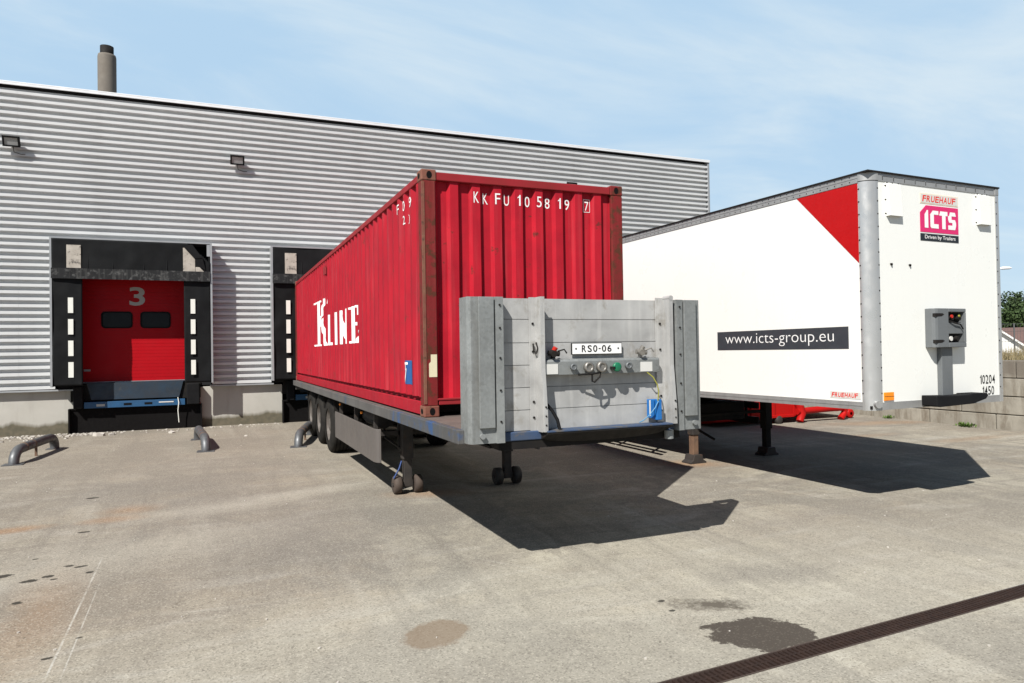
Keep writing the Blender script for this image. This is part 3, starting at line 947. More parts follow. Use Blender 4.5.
def leveller(ox, label):
    s = thing('dock_leveller', label, 'dock leveller', (-1.72 + ox, 19.7, gz(19.7)), 0, 'dock levellers under the doors')
    F = Frame(s)
    l = MB()
    l.add([(-2.80 + ox, 19.68, 1.33), (-.68 + ox, 19.68, 1.33), (-.78 + ox, 19.665, .93), (-2.70 + ox, 19.665, .93),
           (-2.80 + ox, 19.73, 1.33), (-.68 + ox, 19.73, 1.33), (-.78 + ox, 19.70, .93), (-2.70 + ox, 19.70, .93)],
          [(0, 1, 2, 3), (4, 5, 6, 7), (0, 1, 5, 4), (1, 2, 6, 5), (2, 3, 7, 6), (3, 0, 4, 7)])
    F.part(l, 'lip', 'leveller_blue')
    F.part(MB().box(-2.90 + ox, -.58 + ox, 19.70, 20.02, 1.325, 1.345), 'platform', 'leveller_blue')
    b = MB().box(-2.84 + ox, -.64 + ox, 19.56, 19.66, .735, .885)
    bar = F.part(b, 'crossbar', 'bar_blue', bevel=.005)
    for x in (-2.0, -1.55):
        F.part(MB().box(x + ox, x + .17 + ox, 19.553, 19.57, .785, .835), 'slot', 'hole_black', bar)
    F.part(MB().box(-2.58 + ox, -2.40 + ox, 19.553, 19.57, .775, .83), 'rating_plate', 'letter_grey', bar)
    F.part(MB().box(-1.23 + ox, -.90 + ox, 19.554, 19.57, .812, .838), 'maker_plate', 'sticker_white', bar)
    F.part(MB().box(-3.06 + ox, -2.86 + ox, 19.52, 19.80, .74, 1.27), 'bumper', 'black_rubber', bevel=.02)
    F.part(MB().box(-.60 + ox, -.30 + ox, 19.52, 19.80, .74, 1.27), 'bumper', 'black_rubber', bevel=.02)
    pit = MB()
    x0, x1 = -3.17 + ox, -.25 + ox
    z0, z1 = .125, .735
    pit.box(x0, x0 + .03, 19.56, 20.6, z0, z1)
    pit.box(x1 - .03, x1, 19.56, 20.6, z0, z1)
    pit.box(x0, x1, 19.66, 20.6, z1 - .03, z1)
    pit.box(x0, x1, 20.55, 20.6, z0, z1)
    pit.box(x0 + .03, x1 - .03, 19.69, 19.72, z0, z1 - .03)  # black panel across the pit mouth stands in for its deep shade
    F.part(pit, 'pit_lining_shade', 'hole_black')
    F.part(MB().box(x0 + .03, x1 - .03, 19.72, 20.5, .9, 1.3), 'lift_frame', 'chassis_black')
    cb = MB().tube([(-.80 + ox, 19.54, .93), (-.78 + ox, 19.52, .80), (-.80 + ox, 19.53, .60), (-.78 + ox, 19.55, .30)], .012, 6)
    F.part(cb, 'cable', 'stripe_white')


leveller(0, 'blue dock leveller with folded lip below the red door numbered 3')
leveller(4.88, 'blue dock leveller in the dark behind the red container trailer')


def floodlight():
    s = thing('floodlight', 'black floodlight on the cladding above and left of the torn dock shelter', 'floodlight', (-4.24, WY - .108, 7.02), 0, 'floodlights along the warehouse wall')
    m = MB()
    m.box(-.05, .05, -.04, .01, -.06, .06)
    m.tube([(0, -.02, .0), (0, -.08, -.02)], .015, 6)
    m.build('bracket', 'black_rubber', s)
    T = Matrix.Rotation(R(28), 4, 'X') @ Matrix.Identity(4)
    b = MB()
    pr = [(-.17, -.12), (.17, -.12), (.17, .12), (-.17, .12)]
    ins = [(-.10, -.07), (.10, -.07), (.10, .07), (-.10, .07)]
    vs = [(x, -.07, z) for x, z in pr] + [(x, .0, z) for x, z in pr] + [(x, .08, z) for x, z in ins]
    fs = [(0, 1, 5, 4), (1, 2, 6, 5), (2, 3, 7, 6), (3, 0, 4, 7), (4, 5, 9, 8), (5, 6, 10, 9), (6, 7, 11, 10), (7, 4, 8, 11), (8, 9, 10, 11)]
    inn = [(-.132, -.084), (.132, -.084), (.132, .084), (-.132, .084)]
    k = len(vs)
    vs += [(x, -.07, z) for x, z in inn] + [(x, -.05, z) for x, z in inn]
    fs += [(0, 1, k + 1, k), (1, 2, k + 2, k + 1), (2, 3, k + 3, k + 2), (3, 0, k, k + 3)]
    fs += [(k + i, k + (i + 1) % 4, k + 4 + (i + 1) % 4, k + 4 + i) for i in range(4)]
    M = Matrix.Translation((0, -.15, 0)) @ Matrix.Rotation(R(22), 4, 'X')
    b.add([M @ Vector(v) for v in vs], fs)
    hsg = b.build('housing', 'black_rubber', s)
    g = MB().add([M @ Vector((x, -.054, z)) for x, z in inn], [(0, 1, 2, 3)])
    g.build('glass', 'lamp_glass', hsg)
    c = MB().tube([(.0, -.02, -.05), (.02, -.03, -.22), (.16, -.03, -.26), (.24, -.02, -.25)], .008, 5)
    c.build('cable', 'black_rubber', s)
    dup(s, (0.65, WY - .108, 7.03), 'black floodlight on the cladding between the two dock shelters')
    dup(s, (10.43, WY - .108, 7.11), 'black floodlight just peeking over the top right of the red container')


floodlight()


def chimney():
    y = 27.0
    x = -3.17
    r = .28
    s = thing('chimney', 'round brown concrete chimney with dark cap rising above the warehouse roof', 'chimney', (x, y, 8.4))
    F = Frame(s)
    F.part(MB().lathe((x, y, 8.3), (0, 0, 1), [(0, r), (3.78, r), (3.85, r * .95), (3.86, r * .7)], 28), 'shaft', 'chimney_concrete')
    F.part(MB().lathe((x, y, 12.10), (0, 0, 1), [(0, r * .73), (.34, r * .73), (.34, r * .64), (0.0, r * .64)], 28), 'cap', 'chassis_black')


chimney()


# ------------------------------------------------------------------ wheel guides
def guide():
    s = thing('wheel_guide', 'bent grey steel pipe wheel guide left of the numbered dock, nearest the left edge', 'wheel guide', (-3.27, 15.03, gz(15.03)), 0, 'pipe wheel guides on the yard')
    pts = []
    h = .245; L = 1.95

    def at(t):
        return (0.28 * t / L, t)
    for a in (0, 25, 50, 75, 90):
        q = R(a)
        px, py = at(.26 * (1 - math.cos(q)) * 1.0)
        pts.append((px, py, h - .235 + .235 * math.sin(q)))
    for t in (.55, 1.0, 1.45):
        px, py = at(t); pts.append((px, py, h + .02 * t))
    for a in (90, 65, 40, 15, 0):
        q = R(a)
        px, py = at(L - .24 * (1 - math.cos(q)))
        pts.append((px, py, h + .03 - .21 + .21 * math.sin(q)))
    pts.append((*at(L), -.02))
    pts.insert(0, (0, 0, -.02))
    m = MB().tube(pts, .085, 16)
    p = m.build('pipe', 'galvanised_pipe', s)
    for t in (.42, .8):
        px, py = at(t)
        MB().tube([(px - .002, py - .02, h + .02 * t), (px + .002, py + .02, h + .02 * t)], .0885, 16).build('collar', 'leg_rust', p)
    b = MB()
    px, py = at(1.0)
    b.box(px - .02, px + .02, py - .02, py + .02, -.02, h)
    b.build('post', 'leg_rust', s)
    f1 = MB().box(-.16, .16, -.14, .14, -.01, .012)
    f1.build('foot_plate', 'galvanised_pipe', s)
    px, py = at(L)
    MB().box(px - .14, px + .14, py - .14, py + .14, -.01, .035).build('foot_plate', 'galvanised_pipe', s)
    d2 = dup(s, (-.13, 15.15, gz(15.1)), 'bent grey steel pipe wheel guide alone in the yard between the two docks')
    d2.scale = (-1, 1, 1)
    d3 = dup(s, (1.60, 14.92, gz(14.9)), 'bent grey steel pipe wheel guide beside the rear tyres of the container trailer')
    d3.rotation_euler = (0, 0, R(-6))
    d2.rotation_euler = (0, 0, R(-3))


guide()


# ------------------------------------------------------------------ red shipping container
CX0, CX1, CY0, CY1, CZ0, CZ1 = 2.017, 4.455, 7.054, 19.246, 1.282, 3.873


def wave(u, ph, flat_o, slope, flat_i, depth):
    """0 at outer flat, depth at inner flat; outer flat centred on u = ph"""
    p = flat_o + flat_i + 2 * slope
    q = (u - ph + flat_o / 2) % p
    if q < flat_o: return 0.0
    if q < flat_o + slope: return depth * (q - flat_o) / slope
    if q < flat_o + slope + flat_i: return depth
    return depth * (1 - (q - flat_o - slope - flat_i) / slope)


def breaks(u0, u1, ph, flat_o, slope, flat_i):
    p = flat_o + flat_i + 2 * slope
    out = []
    k = math.floor((u0 - ph) / p) - 1
    while ph + k * p < u1 + p:
        b = ph + k * p - flat_o / 2
        for q in (0, flat_o, flat_o + slope, flat_o + slope + flat_i):
            if u0 < b + q < u1: out.append(b + q)
        k += 1
    return sorted(out)


SIDE = (7.577, .072, .068, .070)
FRONT = (2.635, .090, .030, .100)


def container():
    s = thing('shipping_container', 'red forty foot shipping container with white lettering on the flatbed trailer', 'shipping container', (3.236, 13.15, CZ0))
    F = Frame(s)
    za, zb = 1.482, 3.79
    ys0, ys1 = CY0 + .15, CY1 - .15
    # long sides
    for side in (0, 1):
        us = [ys0] + breaks(ys0, ys1, *SIDE) + [ys1]
        m = MB(); vs = []
        nz = 10
        for u in us:
            d = .020 + wave(u, *SIDE, .036)
            x = CX0 + d if side == 0 else CX1 - d
            for k in range(nz + 1):
                z = za + (zb - za) * k / nz
                dn = mnoise.noise(Vector((u * .9, z * 1.1, side * 7 + 1.3))) * .006
                vs.append((x + dn, u, z))
        n = nz + 1
        m.add(vs, [(i * n + k, (i + 1) * n + k, (i + 1) * n + k + 1, i * n + k + 1) for i in range(len(us) - 1) for k in range(nz)])
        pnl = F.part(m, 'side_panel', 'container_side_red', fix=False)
        r = MB()
        x0, x1 = (CX0 + .012, CX0 + .072) if side == 0 else (CX1 - .072, CX1 - .012)
        r.box(x0, x1, CY0 + .178, CY1 - .178, CZ1 - .10, CZ1 - .028)
        F.part(r, 'top_rail', 'rail_red', bevel=.006)
        r = MB()
        x0, x1 = (CX0 + .006, CX0 + .05) if side == 0 else (CX1 - .05, CX1 - .006)
        r.box(x0, x1, CY0 + .178, CY1 - .178, CZ0 + .02, 1.436)
        xi = (CX0 + .084, CX0 + .095) if side == 0 else (CX1 - .095, CX1 - .084)
        r.box(*xi, CY0 + .1, CY1 - .1, 1.40, 1.50)
        F.part(r, 'bottom_rail', 'container_side_red', bevel=.004)
        if side: continue

        def side_x(u, z, dz=.004):
            return CX0 + .020 + wave(u, *SIDE, .036) + mnoise.noise(Vector((u * .9, z * 1.1, 1.3))) * .006 - dz

        def on_side(g, dz=.004):
            g = cut_u(g, us)
            return MB().add([(side_x(u, v, dz), u, v) for u, v in g[0]], g[1])

        def poly(ps):
            return ps, [tuple(range(len(ps)))]
        # big serif lettering, read along -Y
        L = MB()

        def bar(pts):
            g = cut_u(poly(pts), us)
            L.add([(side_x(u, v), u, v) for u, v in g[0]], g[1])

        def rect(y0, y1, z0, z1): bar([(y0, z0), (y1, z0), (y1, z1), (y0, z1)])
        B, T1, T2 = 2.12, 3.05, 2.70
        rect(15.20, 14.76, B, T1)                       # K
        rect(15.62, 14.64, B, B + .035); rect(15.70, 14.60, T1 - .035, T1)
        bar([(14.86, 2.44), (14.86, 2.64), (14.34, T1), (13.98, T1)])
        bar([(14.64, 2.54), (14.40, 2.72), (13.86, B), (14.22, B)])
        bar([(13.90, 2.93), (13.82, 2.93), (13.74, 3.05), (13.88, 3.05)])
        rect(13.66, 13.46, B, T2)                                          # L
        bar([(13.66, B), (13.20, B), (13.17, B + .13), (13.24, B + .10), (13.32, B + .05), (13.66, B + .05)])
        rect(12.88, 12.60, B, T2)                                          # I
        rect(12.34, 12.19, B, T2); rect(11.84, 11.70, B, T2)                # N
        bar([(12.34, T2), (12.13, T2), (11.72, B + .04), (11.88, B)])
        rect(11.26, 11.00, B, T2)                                           # E
        rect(11.44, 10.80, B, B + .035); rect(11.54, 10.84, T2 - .035, T2); rect(10.98, 10.84, 2.39, 2.44)
        bar([(10.80, B), (10.62, B + .19), (10.70, B + .19), (10.90, B + .05)])
        bar([(10.84, T2), (10.80, T2), (10.80, T2 - .15), (10.84, T2 - .15)])
        F.part(L, 'name_marking', 'letter_white', pnl, fix=False)
        c = MB()
        for ch, u, w, z0, h in (('I', 8.285, .03, 3.60, .115), ('F', 8.175, .085, 3.59, .115), ('0', 7.905, .09, 3.58, .115), ('9', 7.625, .09, 3.57, .115), ('(', 8.00, .03, 3.43, .10), ('2', 7.90, .09, 3.425, .10), (')', 7.76, .03, 3.42, .10)):
            g = fit(glyphs(ch, .004), 0, w, 0, h)
            g = ([(u - p[0], z0 + p[1]) for p in g[0]], g[1])
            g = cut_u(g, us)
            c.add([(side_x(a, b), a, b) for a, b in g[0]], g[1])
        F.part(c, 'stock_marking', 'letter_white', pnl, fix=False)
        F.part(on_side(poly([(7.96, 1.60), (7.58, 1.60), (7.58, 1.87), (7.96, 1.87)])), 'blue_sticker', 'sticker_blue', pnl, fix=False)
        tt = on_side(poly([(7.93, 1.822), (7.80, 1.822), (7.80, 1.85), (7.93, 1.85)]), .006)
        for ps in ([(7.92, 1.615), (7.89, 1.615), (7.82, 1.78), (7.845, 1.78)], [(7.875, 1.76), (7.855, 1.76), (7.855, 1.822), (7.875, 1.822)]):
            q = on_side(poly(ps), .006); tt.add(q.v, q.f)
        F.part(tt, 'sticker_mark', 'letter_white', pnl, fix=False)
        F.part(on_side(poly([(7.425, 3.05), (7.405, 3.05), (7.405, 3.22), (7.425, 3.22)])), 'tag_strip', 'sticker_cream', pnl, fix=False)
        F.part(MB().box(CX0 + .010, CX0 + .02, 13.80, 14.15, 3.50, 3.66), 'vent', 'rail_red', pnl)
    # front end
    xs0, xs1 = CX0 + .14, CX1 - .14
    us = [xs0] + breaks(xs0, xs1, *FRONT) + [xs1]
    m = MB(); vs = []; nz = 14
    zc, zd = 1.46, 3.77
    for u in us:
        for k in range(nz + 1):
            z = zc + (zd - zc) * k / nz
            dn = mnoise.noise(Vector((u * 2.2, z * 1.6, 4.4))) * .009
            vs.append((u, CY0 + .035 + wave(u, *FRONT, .045) + dn, z))
    n = nz + 1
    m.add(vs, [(i * n + k, i * n + k + 1, (i + 1) * n + k + 1, (i + 1) * n + k) for i in range(len(us) - 1) for k in range(nz)])
    def front_y(u, z):
        return CY0 + .035 + wave(u, *FRONT, .045) + mnoise.noise(Vector((u * 2.2, z * 1.6, 4.4))) * .009 - .0035
    fp = F.part(m, 'front_panel', 'container_red', fix=False)
    def fpaint(g, name='painted_character'):
        g = cut_u(g, us)
        F.part(MB().add([(u, front_y(u, v), v) for u, v in g[0]], g[1]), name, 'letter_white', fp, fix=False)

    def fchar(ch, uc, zc_, w, h):
        fpaint(fit(glyphs(ch, .0), uc - w / 2, uc + w / 2, zc_ - h / 2, zc_ + h / 2))
    for ch, u in (('K', 2.635), ('K', 2.755), ('F', 2.885), ('U', 3.005), ('1', 3.138), ('0', 3.255), ('5', 3.385), ('8', 3.505), ('1', 3.638), ('9', 3.755), ('7', 4.010)):
        fchar(ch, u, 3.622, .036 if ch == '1' else .05 if ch == '7' else .060, .105 if ch == '7' else .120)
    a, b, z0, z1, q = 3.966, 4.054, 3.55, 3.70, .006
    fpaint(([(a, z0), (b, z0), (b, z1), (a, z1), (a + q, z0 + q), (b - q, z0 + q), (b - q, z1 - q), (a + q, z1 - q)], [(0, 1, 5, 4), (1, 2, 6, 5), (2, 3, 7, 6), (3, 0, 4, 7)]), 'check_digit_box')
    F.part(MB().box(CX0 + .162, CX1 - .162, CY0 + .012, CY0 + .10, CZ1 - .108, CZ1 - .022), 'front_header', 'rail_red', bevel=.008)
    sl = MB().box(CX0 + .162, CX1 - .162, CY0 + .012, CY0 + .10, 1.405, 1.46)
    sl.box(CX0 + .14, CX1 - .14, CY0 + .004, CY0 + .035, 1.452, 1.475)
    F.part(sl, 'front_sill', 'rail_red', bevel=.006)
    # corner posts and castings
    for ix, x in ((0, CX0), (1, CX1)):
        sx = 1 if ix == 0 else -1
        for iy, y in ((0, CY0), (1, CY1)):
            sy = 1 if iy == 0 else -1
            ps = MB()
            prof = [(x + sx * .004, y + sy * .004), (x + sx * .150, y + sy * .004), (x + sx * .150, y + sy * .05), (x + sx * .05, y + sy * .05), (x + sx * .05, y + sy * .150), (x + sx * .004, y + sy * .150)]
            ps.prism(prof, 2, CZ0 + .118, CZ1 - .118)
            post = F.part(ps, 'corner_post', 'rusty_red', bevel=.008)
            if iy == 0 and ix == 0:
                F.part(MB().box(x + .001, x + .030, y - .0015, y + .02, 1.42, 3.74), 'rusted_edge', 'rust_edge', post)
                k = MB()
                k.add([(x + .055, y - .002 + .004, 1.70), (x + .142, y + .002, 1.70), (x + .142, y + .002, 1.935), (x + .075, y + .002, 1.935), (x + .075, y + .002, 1.86), (x + .055, y + .002, 1.84)], [(0, 1, 2, 3, 4, 5)])
                F.part(k, 'approval_sticker', 'sticker_cream', post)
            for z0, z1 in ((CZ0, CZ0 + .118), (CZ1 - .118, CZ1)):
                b = MB().box(min(x, x + sx * .162), max(x, x + sx * .162), min(y, y + sy * .178), max(y, y + sy * .178), z0, z1)
                cst = F.part(b, 'corner_casting', 'rust_edge' if ix == 0 else 'rusty_red', bevel=.012)
                if iy == 0:  # flat black discs paint the dark of the casting holes
                    zc2 = (z0 + z1) / 2
                    hp = []
                    for i in range(16):
                        a = 2 * PI * i / 16
                        hp.append((x + sx * .085 + .030 * math.cos(a), zc2 + .040 * math.sin(a)))
                    F.part(MB().sheet(hp, 1, y - .0015), 'lifting_hole', 'hole_black', cst)
                    hp = [(y + .095 + .040 * math.cos(2 * PI * i / 16), zc2 + .030 * math.sin(2 * PI * i / 16)) for i in range(16)]
                    F.part(MB().sheet(hp, 0, x - sx * .0015), 'lifting_hole', 'hole_black', cst)
    F.part(MB().box(CX0 + .05, CX1 - .05, CY0 + .05, CY1 - .05, CZ1 - .045, CZ1 - .03), 'roof', 'container_red')
    for a, b, rods in ((CX0 + .15, 3.232, (2.5, 2.95)), (3.24, CX1 - .15, (3.52, 3.97))):
        dr = F.part(MB().box(a, b, CY1 - .07, CY1 - .03, 1.42, 3.77), 'rear_door', 'container_red', bevel=.008)
        for x in rods:
            F.part(MB().cyl((x, CY1 - .02, 1.42), (x, CY1 - .02, 3.76), .018, 10), 'lock_rod', 'galvanised', dr)
    F.part(MB().box(CX0 + .05, CX1 - .05, CY0 + .2, CY1 - .05, CZ0 + .03, CZ0 + .15), 'floor', 'chassis_black')


container()


# ------------------------------------------------------------------ flatbed trailer carrying the container
def wheel(F, x_out, sgn, y, z, r, w, parent):
    """sgn: +1 when the outer face looks towards -X"""
    prof = [(0, r * .58), (0, r * .78), (.02, r * .93), (.06, r), (w - .06, r), (w - .02, r * .93), (w, r * .78), (w, r * .58)]
    tm = MB().lathe((x_out, y, z), (sgn, 0, 0), prof, 40)
    tm.cur = 1
    for q in (.085, .155, .225, .285):
        tm.lathe((x_out, y, z), (sgn, 0, 0), [(q, r + .0015), (q + .018, r + .0015)], 40)
    ty = F.part(tm, 'wheel', ['tyre_rubber', 'hole_black'], parent)
    rim = MB().lathe((x_out, y, z), (sgn, 0, 0), [(.015, r * .585), (.03, r * .53), (.10, r * .50), (.13, r * .30), (.06, r * .28), (.03, r * .20), (.03, 0.001)], 30)
    for i in range(10):
        a = 2 * PI * i / 10
        p = Vector((x_out + sgn * .115, y + math.cos(a) * r * .37, z + math.sin(a) * r * .37))
        rim.cyl(p, p - Vector((sgn * .035, 0, 0)), .016, 6)
    F.part(rim, 'rim', 'wheel_rim', ty)
    return ty


def landing_leg(F, x, y, top, gnd, kind, mats, parent=None):
    m = MB().box(x - .075, x + .075, y - .075, y + .075, gnd + .48, top)
    leg = F.part(m, 'landing_leg', mats[0], parent, bevel=.008)
    F.part(MB().box(x - .056, x + .056, y - .056, y + .056, gnd + .10, gnd + .5), 'inner_tube', mats[1], leg, bevel=.006)
    if kind == 'wheel':
        a = MB().cyl((x - .21, y, gnd + .125), (x + .21, y, gnd + .125), .025, 10)
        a.box(x - .07, x + .07, y - .05, y + .05, gnd + .09, gnd + .19)
        F.part(a, 'axle', mats[0], leg)
        for sx in (-1, 1):
            c = x + sx * .145
            w = MB().lathe((c - .055, y, gnd + .125), (1, 0, 0), [(0, .03), (0, .105), (.012, .125), (.098, .125), (.11, .105), (.11, .03)], 24)
            F.part(w, 'foot_wheel', 'wheel_brown' if mats[1] == 'leg_dark' and x < 3 else 'leg_dark', leg)
    else:
        f = MB()
        f.prism([(x - .17, gnd), (x + .17, gnd), (x + .17, gnd + .03), (x + .11, gnd + .06), (x + .085, gnd + .15), (x - .085, gnd + .15), (x - .11, gnd + .06), (x - .17, gnd + .03)], 1, y - .12, y + .12)
        F.part(f, 'foot', 'leg_dark', leg, bevel=.008)
    return leg


TX0, TX1 = 1.958, 4.514
XC = 3.236


def flatbed():
    s = thing('flatbed_trailer', 'uncoupled flatbed semi trailer with grey headboard carrying the red container', 'trailer', (XC, 12.4, gz(12.4)))
    F = Frame(s)
    F.part(MB().box(TX0 + .05, TX1 - .05, 5.80, 19.20, 1.238, 1.2805), 'deck', 'deck_ply')
    for x0, x1 in ((TX0 - .01, TX0 + .048), (TX1 - .048, TX1 + .01)):
        b = MB()
        b.box(x0, x1, 8.2, 19.22, 1.156, 1.279)
        F.part(MB().box(x0, x1, 5.78, 8.2, 1.156, 1.279), 'side_rail', 'edge_blue', bevel=.006)
        F.part(b, 'side_rail', 'edge_grey', bevel=.006)
    F.part(MB().box(TX0 + .05, TX1 - .05, 19.16, 19.24, 1.04, 1.237), 'rear_beam', 'edge_grey', bevel=.006)
    y = 6.2
    while y < 19:
        F.part(MB().box(TX0 + .05, TX1 - .05, y, y + .06, 1.13, 1.237), 'cross_member', 'chassis_black'); y += .55
    for x in (XC - .50, XC + .42):
        bm = MB().prism([(5.95, 1.235), (19.0, 1.235), (19.0, .85), (11.2, .78), (9.9, .78), (9.0, 1.06), (5.95, 1.10)], 0, x, x + .09)
        bm.box(x - .04, x + .13, 9.9, 19.0, .765, .79)
        F.part(bm, 'chassis_beam', 'chassis_black')
    F.part(MB().box(XC - .95, XC + .95, 5.9, 8.2, 1.085, 1.105), 'coupler_plate', 'chassis_black')
    F.part(MB().cyl((XC, 7.1, 1.09), (XC, 7.1, .97), .045, 16), 'kingpin', 'galvanised')
    # running gear
    for y in (13.9, 15.22, 16.52):
        ax = F.part(MB().cyl((2.15, y, .62), (4.32, y, .62), .075, 14), 'axle', 'chassis_black')
        for xo, sg in ((2.045, 1), (4.427, -1)):
            wheel(F, xo, sg, y, gz(y) + .532, .535, .36, ax)
        for x in (XC - .46, XC + .46):
            sp = MB()
            sp.box(x - .05, x + .05, y - .35, y + .35, .66, .78)
            sp.cyl((x, y + .32, .7), (x, y + .32, .95), .11, 14)
            F.part(sp, 'suspension', 'chassis_black', ax)
    for xo in (2.06, 4.06):
        for y in (13.25, 14.56, 15.87, 17.15):
            F.part(MB().box(xo, xo + .36, y - .012, y + .012, .86, 1.13), 'mud_flap', 'chassis_black')
    # closed plastic side guards, rounded at the front
    for side in (0, 1):
        x = 2.035 if side == 0 else 4.437
        sg = 1 if side == 0 else -1
        o = [(x, 12.98), (x, 9.74), (x + sg * .008, 9.66), (x + sg * .025, 9.60), (x + sg * .05, 9.57), (x + sg * .08, 9.56)]
        i_ = [(x + sg * .08, 9.58), (x + sg * .058, 9.59), (x + sg * .04, 9.62), (x + sg * .03, 9.67), (x + sg * .025, 9.74), (x + sg * .025, 12.98)]
        poly = o + i_
        if side == 0:
            F.part(MB().prism(poly, 2, .455, .915), 'side_guard', 'guard_plastic', bevel=.006)
        else:                                            # open rails on the far side
            g = MB()
            for z in (.50, .68, .86):
                g.box(x - .03, x, 9.4, 12.98, z, z + .09)
            for y in (9.6, 10.9, 12.6):
                g.box(x - .07, x - .03, y, y + .06, .5, 1.12)
            F.part(g, 'side_guard', 'guard_plastic')
    for x0 in (2.065, 2.4):
        for y in (9.75, 11.2, 12.6):
            F.part(MB().box(x0, x0 + .05, y, y + .06, .60, 1.13), 'guard_bracket', 'leg_dark')
    for y in (9.75, 11.2, 12.6):
        F.part(MB().box(2.1, XC - .45, y, y + .06, .80, .86), 'guard_brace', 'leg_dark')
    # legs
    g = gz(9.63)
    l1 = landing_leg(F, 2.49, 9.63, 1.13, g, 'wheel', ('leg_dark', 'leg_dark'))
    l2 = landing_leg(F, 3.985, 9.60, 1.13, g, 'wheel', ('leg_dark', 'leg_dark'))
    F.part(MB().cyl((2.49, 9.63, .88), (3.985, 9.60, .88), .022, 8), 'leg_shaft', 'leg_dark')
    F.part(MB().tube([(2.42, 9.70, .62), (2.36, 10.4, .70), (2.42, 10.8, 1.1)], .018, 6), 'air_hose', 'leg_dark')
    F.part(MB().tube([(2.42, 9.66, .55), (XC - .45, 10.3, 1.0)], .025, 6), 'leg_brace', 'leg_dark')
    F.part(MB().tube([(3.99, 9.66, .55), (XC + .46, 10.3, 1.0)], .025, 6), 'leg_brace', 'leg_dark')
    F.part(MB().tube([(2.40, 9.58, .46), (2.36, 9.56, .36), (2.28, 9.55, .23)], .012, 8), 'crank_handle', 'crank_blue', l1)
    F.part(MB().box(XC + .62, XC + 1.02, 9.05, 9.5, .98, 1.12), 'battery_box', 'chassis_black')
    # headboard: six planks between two folded corner pillars
    zs = [1.245, 1.43, 1.63, 1.83, 2.03, 2.24, 2.43]
    hp = MB()
    for a, b in zip(zs[:-1], zs[1:]):
        hp.box(2.31, 4.16, 5.735, 5.775, a + .003, b - .003)
    hp.box(2.31, 4.16, 5.75, 5.77, 1.245, 2.425)
    hb = F.part(hp, 'headboard', 'plank_aluminium')
    # lighter patches where labels were cleaned off
    for sgn, xe in ((1, 2.0), (-1, 4.46)):
        def X(d): return xe + sgn * d
        pl = MB()
        o = [(X(0), 5.85), (X(.01), 5.70), (X(.035), 5.655), (X(.25), 5.650), (X(.252), 5.625), (X(.322), 5.620), (X(.330), 5.66), (X(.330), 5.80)]
        i_ = [(X(.318), 5.80), (X(.318), 5.67), (X(.26), 5.665), (X(.04), 5.672), (X(.02), 5.71), (X(.012), 5.85)]
        pl.prism(o + i_, 2, 1.165, 2.43)
        pil = F.part(pl, 'corner_pillar', 'galvanised')
        pp = MB()
        a, b = sorted((X(.095), X(.235)))
        pp.box(a, b, 5.618, 5.648, 1.30, 2.428)
        F.part(pp, 'stake_plate', 'galvanised', pil, bevel=.004)
        for z in (1.35, 1.62, 1.9, 2.16, 2.36):
            F.part(MB().cyl((X(.288), 5.622, z), (X(.288), 5.612, z), .009, 8), 'bolt', 'chassis_black', pil)
        F.part(MB().cyl((X(.12), 5.65, 1.23), (X(.12), 5.62, 1.23), .024, 10), 'hinge_pin', 'galvanised', pil)
        ci = MB().box(*sorted((X(.02), X(.32))), 5.70, 5.84, 2.415, 2.434)
        F.part(ci, 'end_cap', 'galvanised', pil)
    for x, wf, zt_ in ((2.612, .062, 2.437), (3.962, .085, 2.452)):
        u = MB()
        e = x + wf
        o = [(x, 5.715), (e, 5.715), (e, 5.610), (e + .040, 5.610), (e + .040, 5.622), (e + .012, 5.622), (e + .012, 5.727), (x, 5.727)]
        u.prism(o, 2, 1.235, zt_)
        u.prism([(5.61, 1.24), (5.61, 1.80), (5.59, 1.60), (5.572, 1.40), (5.57, 1.24)], 0, e + .004, e + .040)
        if zt_ > 2.44:
            u.cyl((e + .02, 5.608, 2.445), (e + .02, 5.72, 2.445), .024, 12)
        up = F.part(u, 'upright', 'plank_aluminium', hb)
        for z in (1.36, 1.50, 1.95, 2.20):
            F.part(MB().cyl((x + wf * .5, 5.716, z), (x + wf * .5, 5.706, z), .011, 8), 'bolt', 'chassis_black', up)
        for z in (1.30, 1.38, 1.46):
            F.part(MB().cyl((e + .022, 5.575, z), (e + .022, 5.566, z), .008, 8), 'bolt', 'chassis_black', up)
    for pts, rr_ in (([(2.64, 5.70, 2.02), (2.63, 5.67, 1.96), (2.65, 5.66, 1.93), (2.67, 5.67, 1.98), (2.67, 5.70, 2.03)], .008),
                     ([(4.13, 5.74, 2.20), (4.13, 5.70, 2.12)], .012), ([(4.13, 5.74, 1.88), (4.13, 5.70, 1.80)], .012)):
        F.part(MB().tube(pts, rr_, 6), 'rope_hook', 'chassis_black', hb)
    # beam under the headboard with the worn blue lip
    bb = MB()
    bb.box(2.32, 4.14, 5.69, 5.80, 1.165, 1.243)
    F.part(bb, 'front_beam', 'frame_blue', bevel=.008)
    lip = MB()
    n = 14; vs = []; fs = []
    for i in range(n + 1):
        t = i / n
        x = 2.70 + 1.32 * t
        d = .05 * math.sin(PI * t) ** .5
        vs += [(x, 5.55, 1.236), (x, 5.55, 1.222), (x, 5.66, 1.175 - d), (x, 5.72, 1.165 - d), (x, 5.72, 1.236)]
    for i in range(n):
        for k in range(5):
            fs.append((i * 5 + k, i * 5 + (k + 1) % 5, (i + 1) * 5 + (k + 1) % 5, (i + 1) * 5 + k))
    fs += [(0, 1, 2, 3, 4), tuple(n * 5 + k for k in range(5))]
    lip.add(vs, fs)
    F.part(lip, 'underrun_lip', 'chassis_black')
